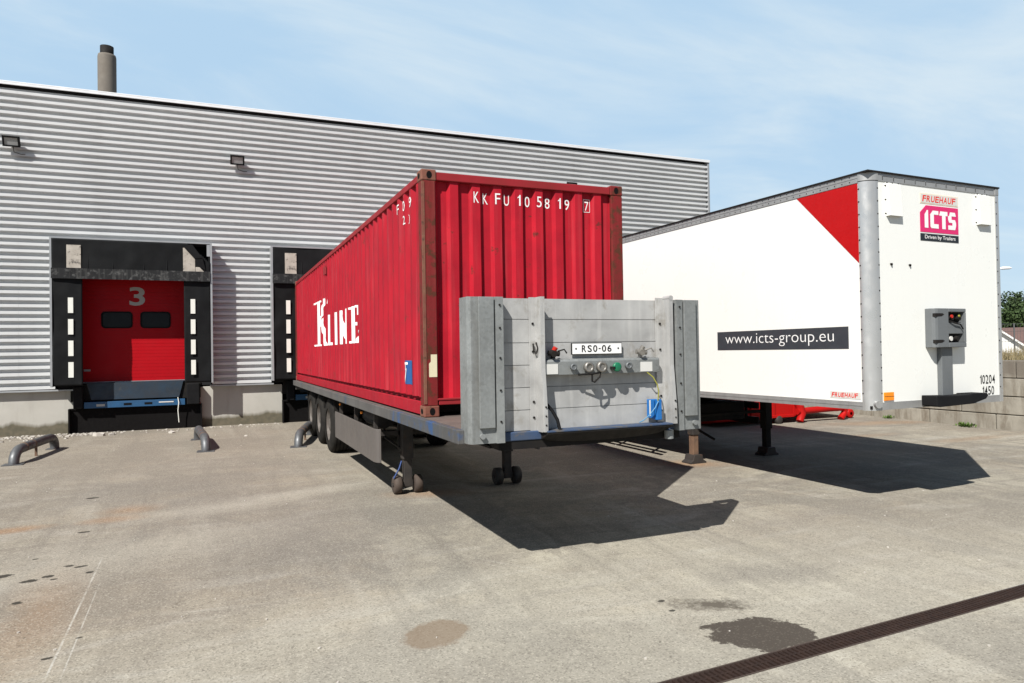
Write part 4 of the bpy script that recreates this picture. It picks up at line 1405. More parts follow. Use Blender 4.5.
    F.part(MB().box(2.70, 4.02, 5.545, 5.72, 1.2365, 1.25), 'lip_edge', 'frame_blue', bevel=.003)
    F.part(MB().box(2.3, 4.2, 5.70, 5.95, 1.09, 1.164), 'front_cross_member', 'chassis_black')
    F.part(MB().cyl((4.05, 5.66, 1.09), (4.05, 5.66, 1.17), .045, 12), 'tow_pin', 'galvanised')
    # coupling bar
    cb = MB()
    cb.prism([(5.715, 1.735), (5.640, 1.735), (5.635, 1.855), (5.645, 1.872), (5.715, 1.880)], 0, 2.69, 3.94)
    bar = F.part(cb, 'coupling_bar', 'galvanised', bevel=.004)
    for x0, x1 in ((2.72, 2.85), (3.725, 3.855)):
        F.part(MB().box(x0, x1, 5.631, 5.638, 1.745, 1.835), 'white_label', 'sticker_white', bar)
    YB = 5.635

    def socket(x, z, r, name, mat, length=.05):
        m = MB().lathe((x, YB, z), (0, -1, 0), [(0, r * .8), (length * .3, r * .8), (length * .3, r), (length, r), (length, r * .55), (length * .5, r * .5)], 18)
        m.sheet([(x + r * .55 * math.cos(2 * PI * i / 14), z + r * .55 * math.sin(2 * PI * i / 14)) for i in range(14)], 1, YB - length * .9)
        return F.part(m, name, mat, bar)
    socket(2.995, 1.805, .030, 'socket', 'box_plastic', .04)
    socket(3.145, 1.80, .046, 'socket', 'chrome', .06)
    socket(3.28, 1.80, .050, 'socket', 'chrome', .06)
    F.part(MB().lathe((3.445, YB, 1.795), (0, -1, 0), [(0, .026), (.015, .032), (.025, .043), (.045, .043), (.05, .034), (.05, .001)], 20), 'socket_cap', 'green_cap', bar)
    F.part(MB().box(3.39, 3.42, YB - .05, YB, 1.775, 1.80), 'cap_hinge', 'chassis_black', bar)
    socket(3.575, 1.805, .032, 'socket', 'box_plastic', .045)
    lv = MB().tube([(3.05, YB - .01, 1.735), (3.16, YB - .05, 1.738), (3.265, YB - .05, 1.75), (3.245, YB - .06, 1.71), (3.19, YB - .06, 1.665), (3.17, YB - .055, 1.67), (3.175, YB - .045, 1.735)], .009, 8)
    F.part(lv, 'release_lever', 'chassis_black', bar)
    for x, red in ((2.83, True), (3.76, False)):
        v = MB()
        v.cyl((x, 5.69, 1.885), (x, 5.69, 1.93), .022, 10)
        v.cyl((x - .055, 5.675, 1.935), (x + .05, 5.66, 1.925), .024, 12)
        v.cyl((x - .02, 5.665, 1.935), (x - .03, 5.60, 1.925), .030, 12)
        v.tube([(x + .03, 5.65, 1.95), (x + .08, 5.62, 1.965), (x + .105, 5.62, 1.93)], .007, 6)
        vv = F.part(v, 'air_coupling', 'chassis_black' if red else 'chrome', bar)
        F.part(MB().cyl((x - .005, 5.665, 1.95), (x + .01, 5.65, 1.985), .022, 10), 'coupling_knob', 'valve_red' if red else 'chrome', vv)
    # number plate
    pb = MB().box(3.028, 3.562, 5.700, 5.716, 1.915, 2.022)
    pk = F.part(pb, 'plate_backing', 'letter_black', hb)
    pt = F.part(MB().box(3.034, 3.556, 5.696, 5.701, 1.921, 2.016), 'number_plate', 'letter_white', pk)
    x = 3.130
    for ch, w in (('R', .047), ('S', .045), ('0', .045), ('-', .022), ('0', .045), ('6', .045)):
        z0, z1 = (1.937, 2.001) if ch != '-' else (1.964, 1.973)
        vs, fs = fit(glyphs(ch, .016), x, x + w, z0, z1)
        F.part(MB().add([(u, 5.6945, v) for u, v in vs], fs), 'plate_character', 'letter_black', pk)
        x += w + .0135
    for xx in (3.070, 3.520):
        F.part(MB().sheet([(xx + .009 * math.cos(2 * PI * i / 10), 1.969 + .009 * math.sin(2 * PI * i / 10)) for i in range(10)], 1, 5.6945), 'plate_screw', 'letter_black', pk)
    # lower fittings
    F.part(MB().box(3.828, 3.872, 5.63, 5.70, 1.30, 1.475), 'document_holder', 'vivid_blue', hb, bevel=.005)
    F.part(MB().box(3.882, 3.940, 5.61, 5.70, 1.28, 1.475), 'document_holder', 'vivid_blue', hb, bevel=.005)
    F.part(MB().box(3.818, 3.827, 5.63, 5.64, 1.32, 1.47), 'holder_edge', 'sticker_white', hb)
    c = MB().tube([(3.80, 5.64, 1.735), (3.845, 5.61, 1.69), (3.885, 5.60, 1.62), (3.90, 5.60, 1.55), (3.895, 5.61, 1.46)], .006, 8)
    F.part(c, 'yellow_cable', 'yellow_cable', hb)
    c = MB().tube([(3.895, 5.60, 1.46), (3.85, 5.59, 1.40), (3.79, 5.60, 1.33), (3.72, 5.60, 1.285), (3.68, 5.60, 1.27)], .005, 8)
    F.part(c, 'blue_hose', 'light_blue_hose', hb)
    c = MB().tube([(2.735, 5.64, 1.48), (2.78, 5.62, 1.42), (2.82, 5.60, 1.34), (2.83, 5.58, 1.26)], .016, 8)
    F.part(c, 'black_cable', 'black_rubber', hb)
    F.part(MB().cyl((2.30, 10.2, .98), (2.30, 11.1, .98), .13, 18), 'air_tank', 'leg_dark')
    F.part(MB().lathe((XC - .1, 11.9, .72), (0, 0, 1), [(0, .22), (0, .46), (.05, .52), (.25, .52), (.30, .46), (.30, .22)], 28), 'spare_wheel', 'tyre_rubber')
    for q in range(3):
        F.part(MB().tube([(XC - .30 + .12 * q, 6.1, 1.08), (XC - .32 + .13 * q, 8.0, 1.02 - .02 * q), (XC - .35 + .15 * q, 9.6, .90), (XC - .30 + .1 * q, 12.8, .72)], .014, 6), 'brake_line', 'chassis_black')
    # side lamps and twist locks along the edge
    for y in (7.13, 19.1):
        for x in (2.09, 4.38):
            F.part(MB().cyl((x, y, 1.262), (x, y, 1.2815), .05, 10), 'twist_lock', 'galvanised')
    for y in (10.4, 12.3):
        F.part(MB().box(TX0 + .05, TX0 + .07, y, y + .05, 1.07, 1.10), 'side_marker', 'orange_lens')


flatbed()


# ------------------------------------------------------------------ white box trailer
def box_trailer():
    yawt = 0.0332626
    s = thing('box_trailer', 'white box semi trailer with red corner triangle parked on its landing legs', 'trailer', (7.2424, 6.0285, 0), yawt)
    # own frame: x across from the left side, y back along the side, z up (world height)
    W, Ln, zb, zt = 2.55, 13.6, 1.175, 4.062

    def part(m, n, mat, par=None, bevel=0, fix=True): return m.build(n, mat, par or s, None, bevel, fix)
    part(MB().box(.012, .026, .15, Ln, zb + .095, zt - .125), 'side_panel', 'trailer_white')
    sp = s.children[0] if s.children else None
    part(MB().box(W - .026, W - .012, .15, Ln, zb + .095, zt - .125), 'side_panel', 'trailer_white')
    fp = part(MB().box(.16, W - .065, .012, .03, zb + .09, zt - .115), 'front_panel', 'trailer_white')
    # quarter round aluminium corner posts
    cp = MB()
    n = 20
    o = []; i_ = []
    for k in range(n + 1):
        a = R(180 + 90 * k / n)
        o.append((.175 + .175 * math.cos(a), .14 + .14 * math.sin(a)))
        i_.append((.175 + .15 * math.cos(a), .14 + .115 * math.sin(a)))
    cp.prism(o + i_[::-1], 2, zb - .005, zt - .112)
    for p_ in range(len(cp.sm)): cp.sm[p_] = False
    cp.cur = 1
    cp2 = MB().box(W - .070, W, .0, .05, zb, zt - .112)
    cp2.cur = 1
    z = zb + .2
    while z < zt - .2:                                   # rivets are surface pattern of the posts
        cp.cyl((.004, .132, z), (-.001, .132, z), .011, 6)
        cp.cyl((.166, .004, z), (.166, -.001, z), .011, 6)
        cp2.cyl((W - .055, .0, z), (W - .055, -.003, z), .010, 6)
        z += .155
    post = part(cp, 'corner_post', ['post_aluminium', 'chassis_black'])
    post2 = part(cp2, 'corner_post', ['post_aluminium', 'chassis_black'])
    part(MB().prism([(.175 + (p[0] - .175) * 1.01, .14 + (p[1] - .14) * 1.01) for p in o] + [(.176, .14)], 2, zt - .120, zt - .1125), 'cap_seal', 'chassis_black', post)
    cap = MB()
    o2 = [(.175 + (p[0] - .175) * 1.03, .14 + (p[1] - .14) * 1.03) for p in o]
    cap.prism(o2 + [(.176, .14)], 2, zt - .112, zt - .02)
    part(cap, 'corner_cap', 'aluminium')
    part(MB().box(W - .074, W + .004, -.004, .06, zt - .112, zt - .02), 'corner_cap', 'aluminium', None, .006)
    # rails with rivets
    r = MB().box(.176, W - .071, .004, .04, zt - .115, zt - .02)
    rv = r
    rv.cur = 1
    x = .26
    while x < W - .1:
        rv.box(x, x + .006, .001, .004, zt - .10, zt - .055)
        rv.box(x + .006, x + .19, .0025, .004, zt - .055, zt - .05)
        x += .20
    part(rv, 'front_top_rail', ['aluminium', 'chassis_black'])
    part(MB().box(.176, W - .071, .004, .04, zb, zb + .09), 'front_bottom_rail', 'aluminium')
    for side in (0, 1):
        x0, x1 = (.003, .03) if side == 0 else (W - .03, W - .003)
        r = MB().box(x0, x1, .14, Ln, zt - .125, zt - .02)
        r.box(x0 - (.004 if side == 0 else -.004), x1, .14, Ln, zt - .07, zt - .055)
        r.cur = 1
        y = .25
        xo = x0 - .003 if side == 0 else x1 + .003
        while y < Ln - .1:
            r.box(min(xo, x0), max(xo, x1), y, y + .012, zt - .105, zt - .092)
            r.box(min(xo, x0), max(xo, x1), y, y + .012, zt - .046, zt - .034)
            y += .11
        part(r, 'top_rail', ['aluminium', 'chassis_black'])
        r = MB().box(x0, x1, .14, Ln, zb, zb + .095)
        r.box(x0 - (.004 if side == 0 else -.004), x1, .14, Ln, zb + .045, zb + .06)
        part(r, 'bottom_rail', 'aluminium')
    part(MB().cyl((.10, .025, zb + .07), (.085, -.02, zb + .07), .045, 14), 'drain_cap', 'aluminium', post)
    part(MB().box(-.012, W + .012, -.012, Ln, zt - .02, zt), 'roof', 'chassis_black')
    part(MB().box(.03, W - .03, .04, Ln - .02, zb + .01, zb + .05), 'floor', 'chassis_black')
    part(MB().box(.02, W / 2 - .004, Ln, Ln + .04, zb + .02, zt - .03), 'rear_door', 'trailer_white', None, .005)
    part(MB().box(W / 2 + .004, W - .02, Ln, Ln + .04, zb + .02, zt - .03), 'rear_door', 'trailer_white', None, .005)
    # graphics on the left side
    side_x = .0085

    def sidepoly(pts, name, mat, x=side_x):
        return part(MB().prism(pts, 0, x, .0125), name, mat, fix=True)
    sidepoly([(.152, zt - .128), (1.09, zt - .128), (.152, 2.96)], 'red_triangle', 'panel_red')
    bn = sidepoly([(.325, 1.918), (2.68, 1.918), (2.68, 2.195), (.325, 2.195)], 'banner', 'banner_grey')
    vs, fs = fit(glyphs('www.icts-group.eu', -.012), 0, 1.96, 1.965, 2.155)
    part(MB().add([(.0055, 2.50 - u, v) for u, v in vs], fs), 'banner_text', 'letter_white', bn)
    st = sidepoly([(.17, 1.30), (.615, 1.30), (.615, 1.385), (.17, 1.385)], 'maker_sticker', 'sticker_white')
    vs, fs = block_word('FRUEHAUF', 0, .40, 1.315, 1.372)
    part(MB().add([(.0060, .595 - u, v) for u, v in vs], fs), 'sticker_text', 'logo_red', st)
    # front face
    yf = .0105

    def frontpoly(pts, name, mat, y=.008, par=None):
        return part(MB().prism(pts, 1, y, .0125), name, mat, par)
    a = frontpoly([(.95, 3.735), (1.70, 3.735), (1.70, 3.865), (.95, 3.865)], 'maker_sticker', 'frame_cream')
    ab = part(MB().box(.962, 1.688, .006, .0085, 3.745, 3.855), 'sticker_face', 'sticker_white', a)
    vs, fs = block_word('FRUEHAUF', .99, 1.665, 3.760, 3.840)
    part(MB().add([(u, .0045, v) for u, v in vs], fs), 'sticker_text', 'logo_red', a)
    lg = frontpoly([(.95, 3.375), (1.70, 3.375), (1.70, 3.715), (1.065, 3.715), (.95, 3.62)], 'company_logo', 'logo_pink')
    tx = MB()

    def lp(pts): tx.add([(p[0], .0055, p[1]) for p in pts], [tuple(range(len(pts)))])
    z0, z1 = 3.43, 3.655
    lp([(1.03, z0), (1.10, z0), (1.10, z1), (1.075, z1), (1.03, z1 - .06)])                                   # I
    lp([(1.14, z0 + .02), (1.16, z0), (1.21, z0 + .055), (1.21, z1 - .05), (1.14, z1 - .05)])                  # C
    lp([(1.14, z1 - .05), (1.30, z1 - .05), (1.30, z1), (1.19, z1)])
    lp([(1.16, z0), (1.30, z0), (1.30, z0 + .055), (1.21, z0 + .055)])
    lp([(1.315, z1 - .055), (1.48, z1 - .055), (1.48, z1), (1.335, z1)])                                       # T
    lp([(1.37, z0), (1.44, z0), (1.44, z1 - .055), (1.37, z1 - .055)])
    lp([(1.51, z1 - .05), (1.65, z1 - .05), (1.63, z1), (1.53, z1)])                                           # S
    lp([(1.49, z0 + .13), (1.56, z0 + .13), (1.56, z1 - .05), (1.49, z1 - .05)])
    lp([(1.49, z0 + .13), (1.51, z0 + .09), (1.65, z0 + .09), (1.63, z0 + .13)])
    lp([(1.575, z0 + .055), (1.65, z0 + .055), (1.65, z0 + .09), (1.575, z0 + .09)])
    lp([(1.49, z0), (1.63, z0), (1.65, z0 + .055), (1.49, z0 + .055)])
    part(tx, 'logo_text', 'letter_white', lg)
    sl = frontpoly([(.95, 3.265), (1.70, 3.265), (1.70, 3.357), (.95, 3.357)], 'slogan_strip', 'logo_slate')
    vs, fs = fit(glyphs('Driven by Trailers', .005), 1.03, 1.63, 3.278, 3.340)
    part(MB().add([(u, .0055, v) for u, v in vs], fs), 'slogan_text', 'letter_white', sl)
    t = MB()
    for word, x, zl in (('10204', 2.072, 1.425), ('1450', 2.120, 1.275)):
        for ch in word:
            w_ = .034 if ch == '1' else .058
            vs, fs = fit(glyphs(ch, .004), x, x + w_, zl, zl + .115); t.add([(u, .0075, v) for u, v in vs], fs)
            x += w_ + .013
    part(t, 'fleet_marking', 'letter_black', fp)
    om = part(MB().box(.205, .375, -.004, .012, 1.285, 1.385), 'orange_reflector', 'orange_lens', None, .004)
    part(MB().box(.205, .375, -.006, .0, 1.333, 1.337), 'reflector_seam', 'letter_black', om)
    for x in (.385, .725):
        part(MB().cyl((x, .012, 2.945), (x, -.012, 2.945), .011, 8).cyl((x + .018, .012, 2.938), (x + .018, .0, 2.938), .010, 8), 'stud', 'chassis_black', fp)
    for x0 in (.325, 2.085):
        c = MB()
        x1 = x0 + .245
        c.add([(x0, .012, 3.53), (x1, .012, 3.53), (x1, .012, 3.925), (x0, .012, 3.925), (x0, -.042, 3.53), (x1, -.042, 3.53), (x1, -.025, 3.925), (x0, -.025, 3.925)],
              [(0, 1, 2, 3), (4, 5, 6, 7), (0, 4, 7, 3), (1, 5, 6, 2), (3, 7, 6, 2)])
        cv = part(c, 'vent_cover', 'trailer_white', None, .006)
        sc = MB().box(x0 - .014, x1 + .008, .009, .0122, 3.53, 3.945)
        sc.cur = 1
        for dz in (.03, .2, .37):
            sc.cyl((x0 - .010, .012, 3.53 + dz), (x0 - .010, .002, 3.53 + dz), .009, 6)
        for dx_ in (.02, .12, .225):
            sc.cyl((x0 + dx_, .012, 3.937), (x0 + dx_, .002, 3.937), .008, 6)
        part(sc, 'mounting_flange', ['trailer_white', 'chassis_black'], cv)
    # coupling box: closed left half, open right half
    cx0, cxm, cx1, c0, c1 = .995, 1.255, 1.655, 1.915, 2.405
    D = .125
    bx = MB()
    bx.prism([(cx0 + .05, -D), (cxm, -D), (cxm, .012), (cx0, .012), (cx0, -D + .05), (cx0 + .015, -D + .015)], 2, c0, c1)
    bx.box(cxm, cx1, -.03, .012, c0, c1)
    bx.prism([(cxm, -D), (cx1 - .06, -D), (cx1, -D + .04), (cx1, -.03), (cxm, -.03)], 2, c1 - .045, c1)
    bx.prism([(cxm, -D), (cx1 - .06, -D), (cx1, -D + .04), (cx1, -.03), (cxm, -.03)], 2, c0, c0 + .06)
    bx.prism([(cx1 - .085, -D), (cx1 - .06, -D), (cx1, -D + .04), (cx1, -.03), (cx1 - .085, -.03)], 2, c0 + .06, c1 - .045)
    bx.box(cxm, cx1 - .085, -D + .02, -.03, c0 + .17, c1 - .18)
    box = part(bx, 'coupling_box', 'box_plastic', None, .008)
    for z in (c1 - .085, c0 + .075):
        part(MB().prism([(cx0 + .005, z - .02), (cx0 + .12, z - .014), (cx0 + .17, z + .008), (cx0 + .14, z + .022), (cx0 + .005, z + .022)], 1, -D - .003, -D + .055), 'grip_slot', 'chassis_black', box)
    part(MB().box(cxm + .004, cx1 - .088, -.038, -.029, c0 + .06, c1 - .05), 'box_inside', 'interior_dark', box)
    for x, z in ((cxm + .06, c0 + .115), (cxm + .19, c0 + .115), (cxm + .09, c1 - .11), (cxm + .23, c1 - .115)):
        part(MB().cyl((x, -.03, z), (x + .005, -D + .01, z - .005), .034, 12), 'coupling', 'chassis_black', box)
    part(MB().cyl((cxm + .045, -D + .012, c0 + .11), (cxm + .045, -D, c0 + .11), .030, 12), 'coupling_face', 'sticker_white', box)
    part(MB().cyl((cxm + .21, -D + .012, c1 - .095), (cxm + .215, -D - .005, c1 - .095), .016, 10), 'coupling_knob', 'yellow_cable', box)
    part(MB().cyl((cxm + .07, -D + .012, c1 - .10), (cxm + .07, -D, c1 - .10), .022, 10), 'coupling_knob', 'valve_red', box)
    part(MB().tube([(cxm + .03, -D + .01, c1 - .16), (cxm + .12, -D - .005, c1 - .185), (cxm + .22, -D - .005, c1 - .20), (cxm + .28, -D, c1 - .26)], .009, 6), 'cable', 'chassis_black', box)
    part(MB().box(1.21, 1.425, -.055, .012, 1.27, 1.915), 'cable_duct', 'box_plastic', None, .008)
    st = MB()
    st.prism([(.88, 1.325), (.885, 1.20), (.95, 1.185), (1.60, 1.20), (1.85, 1.25), (1.90, 1.295), (1.87, 1.325), (1.56, 1.327), (1.55, 1.315), (1.2, 1.315)], 1, -.20, .0)
    part(st, 'step', 'black_rubber', None, .02)
    # underframe
    for x in (.85, 1.60):
        part(MB().prism([(.6, zb), (13.2, zb), (13.2, .82), (5.2, .80), (4.4, 1.10), (.6, 1.13)], 0, x, x + .10), 'chassis_beam', 'chassis_black')
    y = .5
    while y < 13.3:
        part(MB().box(.06 if y > 4 else .4, W - .06 if y > 4 else W - .4, y, y + .05, zb - (.085 if y > 4 else .03), zb + .005), 'cross_member', 'chassis_black'); y += .5
    for x in (.04, W - .08):
        g = MB()
        for z in (.50, .78):
            g.box(x, x + .04, 4.4, 7.0, z, z + .12)
        for y in (4.7, 5.8, 6.8):
            g.box(x + .005, x + .035, y, y + .06, .5, zb)
        part(g, 'side_guard', 'chassis_black')
    part(MB().box(.5, 2.05, 4.3, 5.1, .62, .95), 'tool_box', 'chassis_black', None, .02)
    part(MB().box(.33, .39, 4.15, 4.23, 1.0, 1.06), 'side_marker', 'orange_lens')
    part(MB().tube([(.62, 4.2, .72), (.66, 4.0, .55), (.80, 3.7, .38)], .022, 8), 'crank_handle', 'chassis_black')

    class LF:
        o = Vector((0, 0, 0)); root = s
        def part(self, mb, name, mat, parent=None, bevel=0.0, fix=True): return mb.build(name, mat, parent or s, None, bevel, fix)
    lf = LF()
    landing_leg(lf, 1.275 - .845, 3.80, zb - .08, .0, 'foot', ('leg_dark', 'leg_rust'))
    landing_leg(lf, 1.275 + .845, 3.84, zb - .08, .0, 'foot', ('chassis_black', 'chassis_black'))
    part(MB().cyl((.5, 3.8, .80), (2.1, 3.84, .80), .03, 8), 'leg_brace', 'chassis_black')
    for y in (8.4, 9.71, 11.02):
        ax = part(MB().cyl((.25, y, .65), (2.3, y, .65), .075, 12), 'axle', 'chassis_black')
        for xo, sg in ((.07, 1), (W - .07, -1)):
            wheel(lf, xo, sg, y, .60, .535, .36, ax)


box_trailer()


# ------------------------------------------------------------------ red roll-off container by the block wall
def rolloff():
    s = thing('waste_container', 'low red steel waste container on rollers behind the white trailer', 'waste container', (13.2, 14.5, gz(14.5)))
    F = Frame(s)
    g = gz(14)
    y0, y1 = 13.45, 15.7
    b = MB()
    b.box(10.9, 13.55, y0, y1, g + .14, g + .20)
    b.box(10.9, 13.55, y0, y0 + .05, g + .20, g + 1.30)
    b.box(10.9, 13.55, y1 - .05, y1, g + .20, g + 1.30)
    b.box(10.9, 10.95, y0 + .05, y1 - .05, g + .20, g + 1.30)
    b.box(13.50, 13.55, y0 + .05, y1 - .05, g + .20, g + 1.30)
    body = F.part(b, 'body', 'bin_red')
    for x in (11.3, 12.0, 12.66, 13.35):
        F.part(MB().box(x, x + .09, y0 - .05, y0 - .001, g + .16, g + 1.22), 'rib', 'bin_red', body, bevel=.006)
    F.part(MB().box(10.88, 13.57, y0 - .06, y0 + .07, g + 1.22, g + 1.32), 'top_rim', 'bin_red', body, bevel=.01)
    F.part(MB().box(10.9, 13.34, y0 - .075, y0 - .0, g + .14, g + .21), 'bottom_rim', 'bin_red', body, bevel=.01)
    F.part(MB().tube([(13.45, y0 - .1, g + .50), (13.55, y0 - .12, g + .22), (13.44, y0 - .14, g + .03)], [.11, .10, .09], 10), 'support_leg', 'bin_red')
    F.part(MB().tube([(13.4, y0 - .1, g + .27), (14.5, y0 - .12, g + .30), (14.90, y0 - .12, g + .30), (15.0, y0 - .12, g + .24), (14.97, y0 - .12, g + .14), (14.82, y0 - .14, g + .02)], .082, 10), 'support_leg', 'bin_red')
    F.part(MB().prism([(13.56, g + .40), (13.56, g + .85), (15.0, g + .62), (15.0, g + .40)], 1, y0 + .1, y1 - .2), 'tail_frame', 'bin_red', bevel=.01)
    F.part(MB().box(15.0, 15.42, y0 + .05, y1 - .2, g + .27, g + .40), 'tail_bar', 'bin_red', bevel=.01)
    for yy in (y0 - .02, y1 - .3):
        F.part(MB().lathe((15.34, yy, g + .12), (0, 1, 0), [(0, .04), (0, .10), (.02, .12), (.12, .12), (.14, .10), (.14, .04)], 20), 'roller', 'bin_red')
    F.part(MB().lathe((12.85, y0 - .10, g + .09), (0, 1, 0), [(0, .001), (0, .08), (.02, .10), (.12, .10), (.14, .08), (.14, .04)], 20), 'roller', 'leg_dark')
    for yy in (y0 + .7, y1 - .8):
        F.part(MB().box(10.9, 13.5, yy, yy + .1, g + .02, g + .139), 'runner', 'bin_red')


rolloff()


# ------------------------------------------------------------------ block wall, bank, far things
def blockwall():
    y0, y1 = -6.0, 26.0
    s = MB()
    rows = [(-.05, .36), (.36, .77), (.77, 1.18), (1.18, 1.575)]
    for i, (a, b) in enumerate(rows):
        off = (0.36, -.45, .58, -.1)[i]
        y = y0 + off - 1.6
        while y < y1:
            j = random.uniform(-.008, .008); jz = random.uniform(0, .006)
            g = gz(9)
            if y + 1.6 > y0:
                s.box(16.3 + j, 16.9 + j, y + .011, y + 1.589, a + g + .010 + jz, b + g - .006)
            y += 1.6
    o = s.build('block_wall', 'block_concrete', None, (16.6, 10, 0), bevel=.014)
    tag(o, 'retaining wall of large stained concrete blocks at the right edge of the yard', 'wall')


blockwall()


def bank():
    xs = [16.88, 17.6, 20, 24, 32, 45, 80, 400]
    zs = [1.46, 1.50, 1.55, 1.45, .7, -.3, -.6, -.6]
    ys = [-60, -6, 0, 6, 10, 14, 20, 26, 60, 400]
    vs = []
    for y in ys:
        for x, z in zip(xs, zs):
            vs.append((x, y, z + mnoise.noise(Vector((x * .3, y * .3, 0))) * .12 * (1 if x > 17 else .2)))
    n = len(xs)
    fs = [(j * n + i, j * n + i + 1, (j + 1) * n + i + 1, (j + 1) * n + i) for j in range(len(ys) - 1) for i in range(n - 1)]
    g = MB().add(vs, fs).build('grass_bank', 'bank_soil')
    g['kind'] = 'structure'
    # dry grass standing on the bank
    m = MB(); rnd = random.Random(3)
    for _ in range(26000):
        x = 17.0 + 7.5 * rnd.random() ** 1.4; y = rnd.uniform(-2, 24)
        h = rnd.uniform(.18, .52) * (0.7 + .6 * mnoise.noise(Vector((x * .8, y * .8, 5))))
        a = rnd.uniform(0, PI); w = .008
        lx = rnd.gauss(0, .10); ly = rnd.gauss(0, .10)
        z = 1.48
        m.add([(x - w * math.cos(a), y - w * math.sin(a), z), (x + w * math.cos(a), y + w * math.sin(a), z), (x + lx, y + ly, z + h)], [(0, 1, 2)])
    o = m.build('dry_grass', 'dry_grass', None, (20, 10, 1.48), fix=False)
    tag(o, 'dry yellow grass growing on the bank behind the block wall', 'grass', kind='stuff')
    # mesh fence beyond the grass
    f_ = thing('wire_fence', 'thin grey wire fence beyond the dry grass bank', 'fence', (25, 12, 1.35))
    F = Frame(f_)
    for k in range(16):
        y = -4 + k * 2.4
        F.part(MB().cyl((25, y, 1.2), (25, y, 2.62), .025, 6), 'post', 'fence_grey')
    w = MB()
    for z in (1.6, 2.0, 2.35, 2.6):
        w.cyl((25, -4, z), (25, 32, z), .008, 4)
    y = -4
    while y < 32:
        w.cyl((25, y, 1.4), (25, y, 2.6), .004, 3); y += .1
    F.part(w, 'wire_mesh', 'fence_grey')


bank()


def dirw(px, Y):
    return px


def marquee():
    # gable looks towards the yard
    d = Vector((1.6, 1.0, 0)).normalized()
    s = thing('marquee', 'white pitched tent roof showing over the bank at the right edge', 'tent', (45.2, 30.9, -.4), math.atan2(d.y, d.x))
    hw, rz, ez, L = 3.6, 5.0, 2.1, 10.0
    m = MB()
    # local x away from the yard, local y to the left
    m.prism([(-hw, ez), (0, rz), (hw, ez), (hw - .02, ez - .12), (0, rz - .12), (-hw + .02, ez - .12)], 0, -.25, L)
    m.build('roof', 'tent_white', s)
    w = MB().prism([(-hw + .1, 0), (-hw + .1, ez), (0, rz - .15), (hw - .1, ez), (hw - .1, 0)], 0, 0, L - .2)
    w.build('wall', 'tent_white', s)
    h = thing('brown_roof_shed', 'low shed with brown tiled roof beyond the white tent', 'shed', (58, 34.5, -.5), math.atan2(d.y, d.x))
    MB().box(0, 6, -9, 4, 0, 1.9).build('wall', 'brick_wall', h)
    r = MB().prism([(-.4, 1.8), (3, 3.7), (6.4, 1.8), (6.3, 1.7), (3, 3.55), (-.3, 1.7)], 1, -9.4, 4.4)
    r.build('roof', 'roof_brown', h)


marquee()


def street_lamp():
    s = thing('street_lamp', 'distant grey street lamp with a short arm beside the white trailer top', 'street lamp', (62.6, 40.2, -.5))
    F = Frame(s)
    x, y = 62.6, 40.2
    F.part(MB().cyl((x, y, -.5), (x, y, 8.45), .09, 10, .06), 'pole', 'galvanised')
    d = Vector((.85, -.52, 0))
    p = Vector((x, y, 8.4))
    F.part(MB().tube([p, p + d * .5 + Vector((0, 0, .08)), p + d * 1.0 + Vector((0, 0, .1))], .04, 8), 'arm', 'galvanised')
    q = p + d * 1.0 + Vector((0, 0, .1))
    F.part(MB().tube([q, q + d * .25, q + d * .8, q + d * 1.0], [.05, .14, .12, .04], 10), 'lamp_head', 'coping_white')


street_lamp()


def tree(x, y, z0, h, r, seed, label, mat):
    s = thing('broadleaf_tree', label, 'tree', (x, y, z0), 0, 'trees beyond the bank')
    F = Frame(s)
    rnd = random.Random(seed)
    t = MB().tube([(x, y, z0), (x + .1, y, z0 + h * .3), (x - .1, y + .1, z0 + h * .75)], [r * .09, r * .07, r * .03], 8)
    cl = []
    for k in range(26):
        a = rnd.uniform(0, 2 * PI); e = rnd.uniform(-.5, 1.0)
        q = r * rnd.uniform(.35, .85)
        c = Vector((x + math.cos(a) * q * math.cos(e * .9), y + math.sin(a) * q * math.cos(e * .9), z0 + h * .60 + math.sin(e) * h * .40 * rnd.uniform(.6, 1)))
        cl.append((c, r * rnd.uniform(.22, .42)))
        if k < 12:
            t.tube([(x, y, z0 + h * rnd.uniform(.25, .6)), c], [r * .03, r * .008], 5)
    F.part(t, 'trunk', 'bark')
    m = MB()
    for c, cr_ in cl:
        for _ in range(230):
            v = Vector((rnd.gauss(0, 1), rnd.gauss(0, 1), rnd.gauss(0, 1))).normalized() * cr_ * rnd.uniform(.45, 1.08)
            p = c + v
            n_ = (v.normalized() + Vector((rnd.gauss(0, .5), rnd.gauss(0, .5), rnd.gauss(0, .5) + .3))).normalized()
            a = n_.orthogonal().normalized(); b = n_.cross(a)
            sz = rnd.uniform(.10, .22)
            m.add([p - a * sz, p + b * sz * .6, p + a * sz, p - b * sz * .6], [(0, 1, 2, 3)])
    F.part(m, 'crown', mat, fix=False)


tree(80.5, 51.0, -.6, 6.9, 3.3, 1, 'lower green tree just right of the white trailer corner', 'leaf_green')
tree(85.0, 49.5, -.6, 8.6, 4.0, 2, 'taller dark green tree at the right edge beyond the shed', 'leaf_dark')
tree(90.5, 47.5, -.6, 8.0, 4.2, 3, 'wide green tree farthest to the right beyond the fence', 'leaf_green')


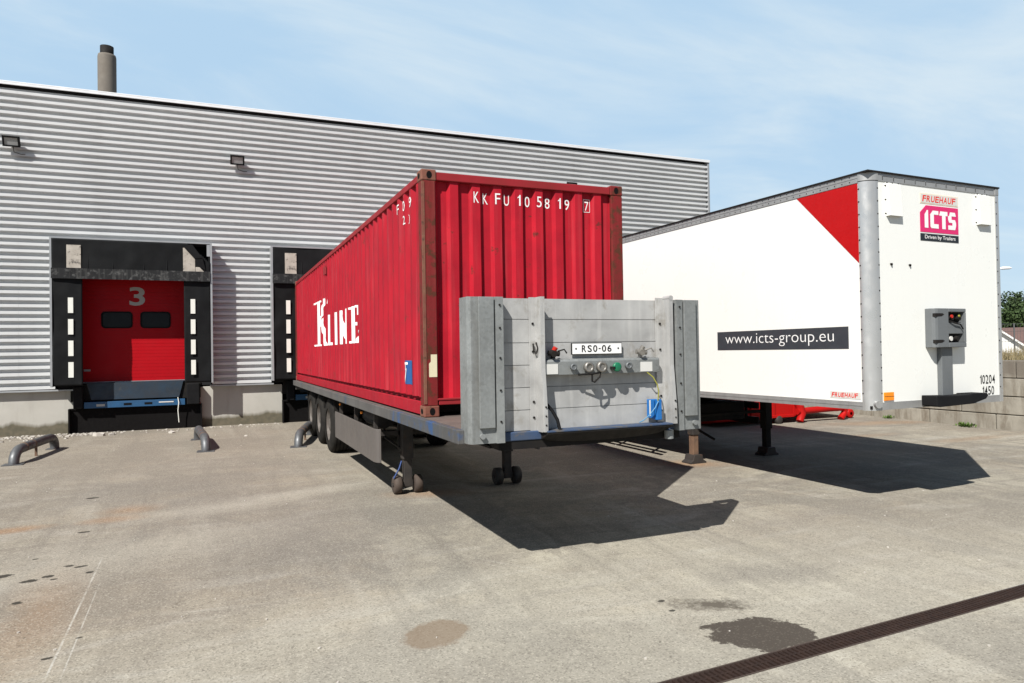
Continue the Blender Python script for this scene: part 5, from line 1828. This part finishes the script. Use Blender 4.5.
def weeds():
    def one(x, y, n, sz, label, seed):
        rnd = random.Random(seed)
        m = MB(); z = gz(y)
        for _ in range(n):
            a = rnd.uniform(0, 2 * PI); l = sz * rnd.uniform(.4, 1); e = rnd.uniform(.3, 1.3)
            bx, by = x + rnd.gauss(0, sz * .35), y + rnd.gauss(0, sz * .5)
            d = Vector((math.cos(a) * math.cos(e), math.sin(a) * math.cos(e), math.sin(e)))
            q = Vector((-math.sin(a), math.cos(a), 0)) * l * .16
            b = Vector((bx, by, z))
            m.add([b, b + d * l * .55 + q, b + d * l, b + d * l * .55 - q], [(0, 1, 2, 3)])
        o = m.build('weed', 'weed_green', None, (x, y, z), fix=False)
        tag(o, label, 'weed', 'weeds at the foot of the block wall')
    one(16.15, 10.95, 90, .15, 'green weed tuft at the block wall foot below the fleet number', 1)
    one(16.15, 13.0, 60, .12, 'small green weed at the block wall foot beside the trailer corner post', 2)


weeds()


def litter():
    rnd = random.Random(11)
    m = MB()
    def chip(x, y, s):
        z = gz(y) + .004
        a = rnd.uniform(0, PI); k = rnd.randint(4, 6)
        top = [(x + math.cos(a + 2 * PI * i / k) * s * rnd.uniform(.6, 1.2), y + math.sin(a + 2 * PI * i / k) * s * rnd.uniform(.6, 1.2), z + s * rnd.uniform(.15, .6)) for i in range(k)]
        bot = [(p[0], p[1], z - .01) for p in top]
        m.add(top + bot, [tuple(range(k))] + [(i, (i + 1) % k, k + (i + 1) % k, k + i) for i in range(k)])
    for _ in range(150):
        chip(rnd.uniform(-4.9, -2.6), 19.62 - abs(rnd.gauss(0, .45)), rnd.uniform(.015, .055))
    for _ in range(60):
        chip(rnd.uniform(-3.1, 1.6), 19.62 - abs(rnd.gauss(0, .30)), rnd.uniform(.012, .04))
    for _ in range(160):
        chip(rnd.uniform(-3, 13), 3 + 15 * rnd.random() ** 1.3, rnd.uniform(.004, .014))
    chip(-2.45, 18.9, .12); chip(-2.2, 18.95, .08); chip(-.9, 18.7, .08); chip(.7, 17.2, .04)
    o = m.build('litter', 'litter_white', None, (-1, 19, .13))
    tag(o, 'small pale bits of rubble and paper scattered along the dock wall', 'litter', kind='stuff')


litter()
